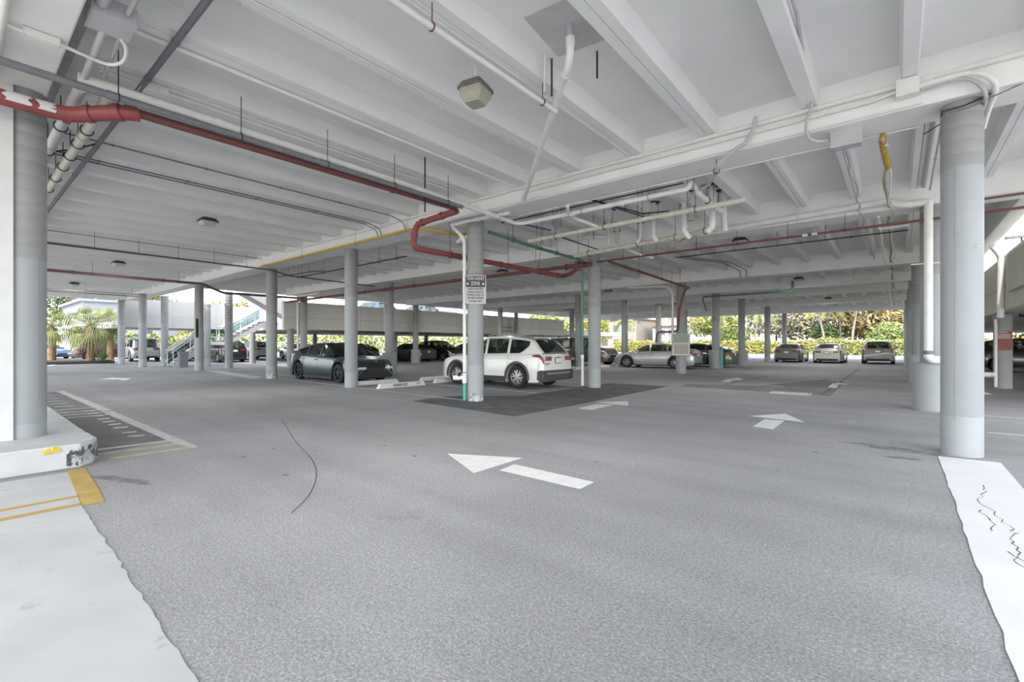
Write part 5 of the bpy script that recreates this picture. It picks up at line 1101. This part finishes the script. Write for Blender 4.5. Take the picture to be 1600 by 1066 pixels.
# the white crossover, tail to the right
e = car('suv', P_WHITE, 'white crossover with black wheel arches parked just right of the tow-away column', pos=(-10.67, 12.43), ang=PI, cladding=True, rack=True, plate=M_PLATE, tailpatch=True, spoke=6)
hl = 2.32
text_mesh('badge_lettering', 'ROGUE', .075, M_STEEL, e, Matrix.Rotation(-PI/2, 4, 'Z') @ MFACE, .002, loc=(-hl-.012, .62, .80), xs=1.2)
MB().tube([(-hl-.002, 0, .97), (-hl-.016, 0, .97)], .05, 16).build('badge', M_CHROME, e)
m = MB(); m.box(-hl-.075, -hl-.02, -.75, .75, 1.60, 1.63, M=Matrix.Translation((.40, 0, 0))); bevel(m.build('roof_spoiler', P_WHITE, e), .012)
# silver sedan behind the bulletin column
car('sedan', P_SILV, 'silver sedan behind the bulletin box column, nose to the left', pos=(-11.10, 27.05), ang=PI, chrome=True, spoke=7)
car('sedan', P_GREEN, 'dark olive sedan parked beyond the silver sedan', pos=(-10.0, 30.4), ang=PI, detail=False)
car('sedan', paint('plum', (0.12, 0.10, 0.12), .4, .35), 'plum-grey sedan whose tail shows right of the far green-piped column', pos=(-11.6, 36.6), ang=PI, detail=False)
car('jeep', P_BROWN, 'tall brown off-roader parked left of the silver sedan, nose to the right', pos=(-16.5, 27.4), ang=0, detail=True)
car('suv', P_CHAR, 'dark car nose with bright headlight showing between the white crossover and the next column', pos=(-16.85, 22.6), ang=0, detail=False)
# three seen from behind
car('sedan', P_GREY, 'grey sedan seen from behind, leftmost of the three facing the hedge', pos=(-6.55, 43.3), ang=PI/2, plate=M_PLATE)
car('sedan', P_LSIL, 'pale silver sedan seen from behind, middle of the three facing the hedge', pos=(-3.95, 43.2), ang=PI/2, plate=M_PLATE)
car('suv', paint('grey_green', (0.20, 0.215, 0.205), .4, .35), 'grey crossover seen from behind, rightmost of the three facing the hedge', pos=(-1.05, 43.4), ang=PI/2, cladding=False, rack=True)
# under the left deck
car('sedan', P_CHAR, 'dark sedan with a yellow plate backed toward the lane under the cream parapet', pos=(-31.35, 24.6), ang=PI, plate=M_PLATEY, glass=M_GLASSD)
car('suv', P_BLACK, 'black crossover beside the yellow-plated sedan, nose to the right', pos=(-30.8, 27.4), ang=0, detail=False)
car('sedan', P_RED, 'red car peeking over the hood of the white crossover', pos=(-31.0, 31.0), ang=PI, detail=False)
car('sedan', P_TEAL, 'teal-grey sedan behind the windshield of the dark blue-grey sedan', pos=(-31.2, 19.2), ang=0, detail=False)
car('sedan', P_CHAR, 'charcoal sedan left of the yellow-plated sedan, under the deck', pos=(-35.5, 22.0), ang=PI, detail=False)
car('suv', P_BLACK, 'black crossover right of the dark-panelled column beneath the stairs', pos=(-40.9, 13.9), ang=PI, detail=False)
car('suv', P_WHITE, 'white crossover with red tail lamps seen between columns beyond the stairs', pos=(-46.6, 18.4), ang=PI, detail=False)
car('sedan', P_SILV, 'silver sedan low behind the dark sedan, left of its rear window', pos=(-45.0, 21.8), ang=PI, detail=False)
car('jeep', P_SILV, 'silver off-roader beyond the columns left of the stairs', pos=(-48.6, 10.2), ang=PI, detail=False)
car('sedan', P_SILV, 'silver sedan tail left of the stair foot', pos=(-46.4, 12.7), ang=PI, detail=False)
car('suv', paint('maroon', (0.05, 0.018, 0.015), .3, .35), 'dark maroon crossover behind the palm planter', pos=(-56.0, 9.4), ang=PI/2, detail=False)
car('sedan', P_BLUE, 'blue car far left beyond the planter', pos=(-63.0, 6.0), ang=.4, detail=False)
car('sedan', P_RED, 'red car at the far left, partly behind the near column', pos=(-59.5, 3.6), ang=.3, detail=False)
# on the decks above
car('suv', P_BLUE, 'blue-grey crossover roof showing above the cream parapet, left one', pos=(-31.4, 20.9), ang=PI, z=2.92, detail=False)
car('suv', paint('slate', (0.13, 0.15, 0.20), .4, .3), 'slate crossover roof showing above the cream parapet, middle one', pos=(-31.4, 25.3), ang=PI, z=2.92, detail=False)
car('sedan', P_BLUE, 'blue sedan roof just above the cream parapet left of the tow-away sign', pos=(-31.4, 28.2), ang=PI, z=2.92, detail=False)
car('sedan', P_SILV, 'silver car roof on the far deck seen above the stairs', pos=(-45.0, 11.8), ang=PI/2, z=3.15, detail=False)
car('suv', P_BLACK, 'black off-roader under the right-hand deck', pos=(5.35, 34.6), ang=0, detail=False)
# bright car panel at far right lane edge
# ================================================================== OUTSIDE: STAIRS, PLANTER, BUILDINGS, PLANTS
M_GREEN1 = mat('leaf_green', (.13, .18, .06), .6, var=.35, scale=.9); M_GREEN2 = mat('leaf_yellow_green', (.31, .32, .08), .6, var=.3, scale=.7)
M_GREEN3 = mat('leaf_dark_green', (.05, .085, .03), .6, var=.35, scale=.8); M_OCHRE = mat('leaf_ochre', (.34, .25, .09), .6, var=.3, scale=.9); M_DRY = mat('leaf_dry_olive', (.27, .25, .17), .7, var=.3, scale=.8)
M_PALM = mat('palm_leaf', (.22, .25, .09), .5, var=.3, scale=2); M_PALMY = mat('palm_leaf_yellow', (.27, .24, .06), .5, var=.3, scale=2); M_BARK = mat('bark', (.14, .11, .085), .9, var=.3, scale=6, bump=.5); M_BARKL = mat('pale_bark', (.30, .26, .22), .9, var=.25, scale=6)
M_THATCH = mat('palm_thatch', (.26, .17, .10), .9, var=.3, scale=8)
def leaves(m, c, rad, n, size, seed, mis=(0,), shell=.55, elong=1.0):
    rnd = random.Random(seed)
    for i in range(n):
        while True:
            p = V((rnd.uniform(-1, 1), rnd.uniform(-1, 1), rnd.uniform(-1, 1)))
            if shell < p.length <= 1: break
        q = V(c)+V((p.x*rad[0], p.y*rad[1], p.z*rad[2])); u = V((rnd.gauss(0, 1), rnd.gauss(0, 1), rnd.gauss(0, 1))).normalized(); w = u.orthogonal().normalized()
        s = size*rnd.uniform(.6, 1.4); u = u*s*elong; w = w*s*.5
        m.quad([q-u, q-w*.9, q+u, q+w*.9], rnd.choice(mis))
def tree(x, y, h, r, mats, label, seed, trunk=.18, n=2600, size=.26, crown=.55, lean=0, cat='tree', bark=None, mis=(0, 0, 1)):
    e = empty('leafy_tree', (x, y, 0), 0, label, cat, 'trees beyond the garage'); rnd = random.Random(seed)
    m = MB(); top = V((lean, 0, h*(1-crown*.5))); m.tube([V((0, 0, -.1)), V((lean*.3, .1, h*.25)), top], [trunk, trunk*.8, trunk*.35], 10)
    for i in range(6):
        a = rnd.uniform(0, 2*PI); b = V((lean*.5, 0, h*rnd.uniform(.28, .5))); m.tube([b, b+V((math.cos(a)*r*.35, math.sin(a)*r*.35, h*.18)), b+V((math.cos(a)*r*.7, math.sin(a)*r*.7, h*.3))], [trunk*.5, trunk*.35, trunk*.12], 7)
    m.build('trunk', bark or M_BARK, e, smooth=60)
    m = MB(); k = 9
    for i in range(k):
        a = 2*PI*i/k+rnd.uniform(-.3, .3); rr = r*rnd.uniform(.25, .62); c = (lean+math.cos(a)*rr, math.sin(a)*rr, h*(1-crown*.5)+rnd.uniform(-.2, .22)*h*crown)
        leaves(m, c, (r*.5, r*.5, h*crown*.30), n//(k+1), size, seed*50+i, mis)
    leaves(m, (lean, 0, h*(1-crown*.42)), (r*.6, r*.6, h*crown*.42), n//(k+1), size, seed*50+40, mis)
    o = m.build('foliage', mats, e); return e
def hedge(x0, x1, y0, y1, h, mats, label, seed, n, size=.14, mis=(0, 0, 1)):
    rnd = random.Random(seed); m = MB(); cx_, cy_ = (x0+x1)/2, (y0+y1)/2
    # woody core
    for i in range(n):
        x = rnd.uniform(x0, x1)-cx_; y = rnd.uniform(y0, y1)-cy_; f = noise.noise(V((x*.45, y*.45, seed)))*.22+noise.noise(V((x*1.6, y*1.6, seed)))*.1
        t = rnd.random(); hh = h*(1+f); z = hh*(t**.6)
        if rnd.random() < .5: y = (y0-cy_)+rnd.uniform(0, .3)
        q = V((x, y, z)); u = V((rnd.gauss(0, 1), rnd.gauss(0, 1), rnd.gauss(0, 1))).normalized(); w = u.orthogonal().normalized(); s = size*rnd.uniform(.7, 1.5)
        m.quad([q-u*s, q-w*s*.6, q+u*s, q+w*s*.6], rnd.choice(mis))
    o = m.build('clipped_hedge', mats, loc=(cx_, cy_, 0)); tag(o, label, 'hedge'); return o
hedge(-34, -8.5, 66, 68.4, 1.75, [M_GREEN2, M_OCHRE], 'yellow-green hedge beyond the edge, left stretch behind the silver sedan', 3, 6500, .17)
hedge(-8.5, 8, 64, 66.6, 1.8, [M_GREEN2, M_DRY], 'yellow-green hedge behind the three cars seen from behind', 4, 6500, .15)
m = MB(); m.box(-34, 8, 65.4, 66.2, 0, 1.2)
hedge(-64, -61.5, 8, 75, 2.6, [M_GREEN2, M_GREEN1], 'yellow hedge glimpsed under the deck far at left', 5, 9000, .22)
hedge(8, 40, 60, 63, 2.4, [M_GREEN2, M_OCHRE], 'bushes beyond the right-hand deck', 6, 4000, .2)
# low sea wall strip and lawn
tag(MB().box(-160, 90, 62.6, 63.2, 0, .16).build('trim_2', M_KERB), 'low pale kerb before the hedge', kind='structure')
tag(MB().quad([(-200, 63.2, .01), (120, 63.2, .01), (120, 240, .01), (-200, 240, .01)]).build('lawn', mat('lawn_green', (.10, .12, .04), .9, var=.3, scale=.5)), 'grassy ground beyond the hedge', 'ground', kind='structure')
T = [(-3.2, 74, 8.6, 4.6, [M_OCHRE, M_DRY], 'ochre-leaved tree above the pale silver and grey cars', 11), (2.6, 80, 10.5, 5.5, [M_DRY, M_DRY], 'dry pale-olive tree at the right end of the opening', 12), (-14.5, 82, 8.8, 5.5, [M_DRY, M_DRY], 'round olive tree left of the two slim columns', 13),
     (-9.8, 77, 8.0, 4.2, [M_DRY, M_DRY], 'olive tree between the two slim columns', 14), (-7.0, 72.5, 4.0, 2.3, [M_GREEN1, M_GREEN3], 'low bright green bush tree behind the left grey sedan', 15), (-1.0, 70.5, 4.2, 2.6, [M_GREEN1, M_GREEN2], 'bright green bush behind the pale silver sedan', 16), (2.2, 71.5, 3.8, 2.6, [M_GREEN3, M_GREEN1], 'dark green bush behind the grey crossover', 17),
     (-18.5, 74, 4.2, 3.0, [M_GREEN1, M_GREEN2], 'green bush right of the bulletin box column', 18), (-24, 84, 8.5, 5.0, [M_GREEN2, M_GREEN1], 'light green tree between two palms', 19), (7.5, 84, 11, 5.5, [M_DRY, M_GREEN3], 'tall olive tree behind the right-hand column row', 20),
     (-45, 78, 7.5, 5.0, [M_GREEN2, M_OCHRE], 'yellow-green tree left of the green-piped column', 21), (-52, 74, 8.0, 4.5, [M_GREEN2, M_GREEN1], 'yellow-green tree right of the far end of the cream parapet', 22), (14, 75, 8, 5, [M_GREEN2, M_DRY], 'tree beyond the right-hand deck', 23),
     (-96, 13, 12.5, 6.5, [M_GREEN3, M_DRY], 'big dark tree at the far left, behind the palms', 24), (-104, 22, 12.5, 6.0, [M_GREEN1, M_OCHRE], 'tree with yellow fronds behind the white house', 25), (-112, 4, 14, 7, [M_GREEN3, M_GREEN1], 'dark tree farthest left behind the near column', 26), (-72, 22, 7.2, 3.4, [M_OCHRE, M_GREEN2], 'yellow bush top above the far cream parapet', 27), (-84, 30, 8.4, 3.5, [M_OCHRE, M_GREEN2], 'yellow tree top between the two columns above the parapet', 28),
     (-70, 40, 8.4, 5.0, [M_GREEN2, M_GREEN1], 'pale green treetop above the long parapet', 29)]
for x, y, h, r, ms, lab, sd_ in T: tree(x, y, h, r, ms, lab, sd_, n=3300 if h > 6 else 1700, size=.30 if h > 6 else .2, crown=.80 if h > 6 else .88)
def fan_palm(x, y, h, R_, label, seed, thatch=True, n=26):
    e = empty('fan_palm', (x, y, .1), 0, label, 'palm', 'fan palms in the planter'); rnd = random.Random(seed)
    m = MB(); pts = [V((0, 0, 0)), V((rnd.uniform(-.1, .1), .05, h*.5)), V((rnd.uniform(-.15, .15), 0, h))]; m.tube(pts, [.26, .22, .16], 12)
    for i in range(26):      # boots of old leaves
        a = i*2.4; z = h*i/26; m.quad([(math.cos(a-.2)*.22, math.sin(a-.2)*.22, z), (math.cos(a+.2)*.22, math.sin(a+.2)*.22, z), (math.cos(a)*.36, math.sin(a)*.36, z+.22)])
    m.build('trunk', M_THATCH, e)
    m = MB(); top = V((0, 0, h))
    for i in range(n):
        a = i*2.399; el = rnd.uniform(-1.0, 1.15); d = V((math.cos(a)*math.cos(el), math.sin(a)*math.cos(el), math.sin(el))); L_ = R_*rnd.uniform(.5, .62); tip = top+d*L_
        side = d.cross(V((0, 0, 1))).normalized(); up = side.cross(d).normalized()
        m.tube([top, tip], .015, 4, cap=False)
        for j in range(13):
            b = (j-6)/6*1.45; dd = (d*math.cos(b)+side*math.sin(b)).normalized(); ll = R_*.52*(1-.2*abs(b)); e1 = tip+dd*ll*.6+up*.02; e2 = tip+dd*ll+V((0, 0, -ll*.75)); w = dd.cross(up).normalized()*.024
            m.quad([tip-w*.4, tip+w*.4, e1+w, e1-w]); m.quad([e1-w, e1+w, e2])
    m.build('fronds', M_PALM, e)
    if thatch:
        m = MB()
        for i in range(120):
            a = rnd.uniform(0, 2*PI); z = h-rnd.uniform(0, .5); p = V((math.cos(a)*.2, math.sin(a)*.2, z)); q = p+V((math.cos(a)*rnd.uniform(.15, .5), math.sin(a)*rnd.uniform(.15, .5), -rnd.uniform(.4, .9))); w = V((-math.sin(a), math.cos(a), 0))*.03; m.quad([p-w, p+w, q+w*.4, q-w*.4])
        m.build('dry_skirt', M_THATCH, e)
    return e
def coco_palm(x, y, h, label, seed, mt=None, R_=2.6, lean=.5, bark=None):
    e = empty('coconut_palm', (x, y, 0), 0, label, 'palm', 'tall palms beyond the garage'); rnd = random.Random(seed)
    m = MB(); tp = V((lean, 0, h)); m.tube([V((0, 0, -.1)), V((lean*.2, 0, h*.4)), tp], [.17, .13, .10], 10); m.build('trunk', bark or M_BARKL, e, smooth=60)
    m = MB()
    for i in range(18):
        a = i*2.4+rnd.uniform(-.2, .2); el = rnd.uniform(-.1, 1.0); pts = []; L_ = R_*rnd.uniform(.85, 1.1)
        for j in range(9):
            t = j/8; pts.append(tp+V((math.cos(a)*L_*t*math.cos(el*.5), math.sin(a)*L_*t*math.cos(el*.5), L_*(math.sin(el)*t-1.0*t*t*.9))))
        m.tube(pts, .022, 4, cap=False)
        for p, q in zip(pts, pts[1:]):
            d = (q-p).normalized(); sd2 = d.cross(V((0, 0, 1))).normalized()
            for k in range(3):
                b = p.lerp(q, k/3)
                for s in (1, -1): t_ = b+sd2*s*.42+d*.28+V((0, 0, -.32)); m.quad([b-d*.045, b+d*.045, t_])
    m.build('fronds', mt or M_PALM, e); return e
fan_palm(-44.9, 6.6, 2.7, 1.9, 'sunlit fan palm at the front of the planter', 41, n=48)
fan_palm(-48.0, 4.9, 2.6, 1.6, 'shaded fan palm left of the sunlit one', 42, n=42)
fan_palm(-50.2, 8.6, 3.2, 1.5, 'fan palm with a yellowing crown right of the sunlit one', 43, n=34)
e = empty('sago_bush', (-43.9, 7.1, .2), 0, 'spiky dark green bush in the planter before the fan palms', 'bush'); m = MB(); rnd = random.Random(44)
for i in range(60):
    a = rnd.uniform(0, 2*PI); el = rnd.uniform(.2, 1.4); L_ = rnd.uniform(.6, 1.1); d = V((math.cos(a)*math.cos(el), math.sin(a)*math.cos(el), math.sin(el))); w = d.cross(V((0, 0, 1))).normalized()*.05
    q1 = d*L_*.6; q2 = d*L_+V((0, 0, -.15)); m.quad([V((0, 0, 0)), q1-w, q2, q1+w])
m.build('leaves', M_GREEN1, e)
m = MB(); m.box(-3.2, 3.0, -2.0, 1.6, .0, .22); o = m.build('planter_box', mat('dark_planter', (.05, .04, .04), .7, var=.2), loc=(-47.0, 6.2, 0)); bevel(o, .03); tag(o, 'low dark planter box beneath the fan palms', 'planter')
coco_palm(-33.0, 70, 6.6, 'orange-tinged palm right of the green-piped column', 51, M_PALMY, 2.6); coco_palm(-36.5, 74, 5.2, 'short palm left of the orange-tinged one', 52, M_PALM, 2.0)
coco_palm(-23.5, 68.8, 6.4, 'tall palm in the gap left of the thin-piped column', 53, M_PALMY, 2.6); coco_palm(-26.5, 69.5, 5.6, 'palm just left of that gap, beside a slim column', 54, M_PALM, 2.2); coco_palm(-20.0, 71, 6.0, 'full green palm just left of the bulletin box', 55, M_PALM, 2.9)
coco_palm(-15.4, 72, 6.2, 'drooping palm between the bulletin box column and the sleeved column', 56, M_PALM, 2.6); coco_palm(-6.9, 69.5, 6.4, 'palm with a slanting pale trunk behind the left grey sedan', 57, M_PALMY, 2.3, lean=-.9); coco_palm(-4.3, 70, 7.4, 'tall pale bare-looking trunk palm between the left and middle car', 58, M_PALM, 2.2, lean=.8)
coco_palm(-5.6, 72, 6.8, 'palm with a thin upright trunk behind the left grey sedan', 59, M_PALM, 2.0, lean=.1)
# buildings
def building(name, x0, x1, y0, y1, h, wall, label, wins=(), roofm=None, face='y'):
    e = empty(name, (x0, y0, 0), 0, label, 'building', 'buildings in the distance'); m = MB(); m.box(0, x1-x0, 0, y1-y0, 0, h); m.build('walls', wall, e)
    m = MB(); m.box(-.4, x1-x0+.4, -.4, y1-y0+.4, h, h+.3); m.build('roof_edge', roofm or M_TERRA, e)
    for (a, b, z0, z1) in wins:
        m = MB()
        if face == 'y': m.box(a, b, -.03, 0.02, z0, z1)
        else: m.box(x1-x0-.02, x1-x0+.03, a, b, z0, z1)
        m.build('window', M_WINB, e)
    return e
M_TERRA = mat('brown_eave', (.22, .12, .08), .8, var=.1); M_WINB = mat('far_window', (.10, .12, .14), .3, var=.2); M_HOUSE = mat('pale_peach_wall', (.30, .26, .22), .8, var=.05, scale=.5); M_HOUSEW = mat('white_house_wall', (.30, .32, .36), .8, var=.04, scale=.5)
building('apartment_house', -60, -44, 96, 108, 6.8, M_HOUSE, 'peach two-storey house beyond the palms, left of the silver sedan', [(1.5+i*3, 3.0+i*3, z, z+1.4) for i in range(5) for z in (1.0, 4.2)])
building('apartment_house', -42, -28, 100, 110, 5.2, M_HOUSEW, 'pale house with long balcony bands behind the palms', [(1+i*2.6, 2.8+i*2.6, z, z+1.1) for i in range(5) for z in (.9, 3.4)])
building('white_house', -92, -76, 10.5, 22, 6.6, M_HOUSEW, 'white stucco house beyond the fan palms', [(3.2, 4.0, 2.2, 4.4), (6.0, 6.8, 2.2, 4.4)], M_HOUSEW, 'x')
# a sloping wedge of white roof on the far deck
m = MB(); k = [(0, 0, 0), (2.6, 0, 0), (2.6, 0, .5), (0, 0, 2.3), (0, 5, 0), (2.6, 5, 0), (2.6, 5, .5), (0, 5, 2.3)]
m.v = k; m.f = [(0, 1, 2, 3), (7, 6, 5, 4), (0, 4, 5, 1), (1, 5, 6, 2), (2, 6, 7, 3), (3, 7, 4, 0)]; m.m = [0]*6
o = m.build('ramp_wall', M_LGREY, loc=(-52, 17.2, 2.92)); o.rotation_euler.z = 0; tag(o, 'sloping white ramp wall on the far deck behind the stairs', 'wall')
# ---------------------------------------------------------------- stairs, two flights with a landing
SX0, SX1 = -35.3, -34.1
e = empty('outdoor_stairs', (-34.7, 8.8, 0), 0, 'pale steel stairs with railings rising past the columns to the upper deck', 'stairs')
def L(p): return V((p[0]+34.7, p[1]-8.8, p[2]))
flights = [((8.8, 0.0), (10.6, 1.55)), ((11.7, 1.55), (14.3, 3.05))]
for (ya, za), (yb, zb) in flights:
    n = max(6, int((zb-za)/.17))
    for X in (SX0, SX1):
        m = MB(); pts = [L((X, ya, za-.02)), L((X, yb, zb-.02)), L((X, yb, zb-.34)), L((X, ya+.25, za-.12 if za > 0 else 0))]
        k = len(m.v); m.v += [tuple(p+V((dx, 0, 0))) for dx in (-.03, .03) for p in pts]
        for q in ((0, 1, 2, 3), (7, 6, 5, 4), (0, 4, 5, 1), (1, 5, 6, 2), (2, 6, 7, 3), (3, 7, 4, 0)): m.f.append(q); m.m.append(0)
        m.build('stringer', M_LGREY, e)
    for i in range(n):
        t = (i+.5)/n; y = ya+(yb-ya)*t; z = za+(zb-za)*(i+1)/n-.05; m = MB(); p = L(((SX0+SX1)/2, y, z)); m.box(-.58, .58, p.y-.15, p.y+.15, p.z-.03, p.z+.02, M=None); m.build('tread', M_LGREY, e)
m = MB(); a = L((SX0, 10.6, 1.35)); b = L((SX1, 11.7, 1.57)); m.box(a.x-.05, b.x+.05, a.y, b.y, a.z, b.z); m.build('landing', M_PIPE, e)
m = MB(); a = L((SX0-.2, 14.3, 2.85)); b = L((-33.0, 16.4, 3.07)); m.box(a.x, b.x, a.y, b.y, a.z, b.z); m.build('landing', M_PIPE, e)
for X in (SX0, SX1):
    for hgt in (1.0, .85, .30):
        m = MB(); m.tube([L((X, 8.7, 0+hgt)), L((X, 10.6, 1.55+hgt)), L((X, 11.7, 1.55+hgt)), L((X, 14.3, 3.05+hgt)), L((X, 15.2, 3.05+hgt))], .028, 8); m.build('handrail', M_WHITE if hgt > .5 else M_PIPE, e, smooth=50)
    for (y, z) in ((8.8, 0), (9.7, .75), (10.6, 1.5), (11.15, 1.5), (11.7, 1.5), (12.6, 2.0), (13.5, 2.5), (14.3, 3.0)):
        m = MB(); m.tube([L((X, y, z)), L((X, y, z+1.02))], .025, 6); m.build('baluster', M_WHITE, e)
MG = glass_mat('railing_glass', (.62, .74, .76), .75)
for (ya, za), (yb, zb) in flights+[((10.65, 1.55), (11.65, 1.55))]:
    m = MB(); m.quad([L((SX0+.03, ya+.05, za+.15)), L((SX0+.03, yb-.05, zb+.15)), L((SX0+.03, yb-.05, zb+.85)), L((SX0+.03, ya+.05, za+.85))]); o = m.build('glass_panel', MG, e); o.modifiers.new('solid', 'SOLIDIFY').thickness = .01
# solid upper flight coming back towards the left, plus its block
m = MB(); pts = [(16.2, 2.65), (12.3, 4.75), (12.3, 5.6), (13.2, 5.6), (16.2, 3.6)]
k = [tuple(L((X, y, z))) for X in (-34.0, -32.8) for y, z in pts]; m.v = k; m.f = [(0, 1, 2, 3, 4), (9, 8, 7, 6, 5)]+[(i, i+5, (i+1) % 5+5, (i+1) % 5) for i in range(5)]; m.m = [0]*7
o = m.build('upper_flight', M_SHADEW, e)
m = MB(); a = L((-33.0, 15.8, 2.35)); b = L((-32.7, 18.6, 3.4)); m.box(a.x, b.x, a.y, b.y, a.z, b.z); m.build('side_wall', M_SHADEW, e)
o = MB().box(-.22, .22, -.22, .22, 0, .95).build('utility_box', mat('slate_box', (.16, .18, .19), .6, var=.1), loc=(-33.2, 9.05, 0)); bevel(o, .02); tag(o, 'grey utility box standing at the foot of the outdoor stairs', 'box')
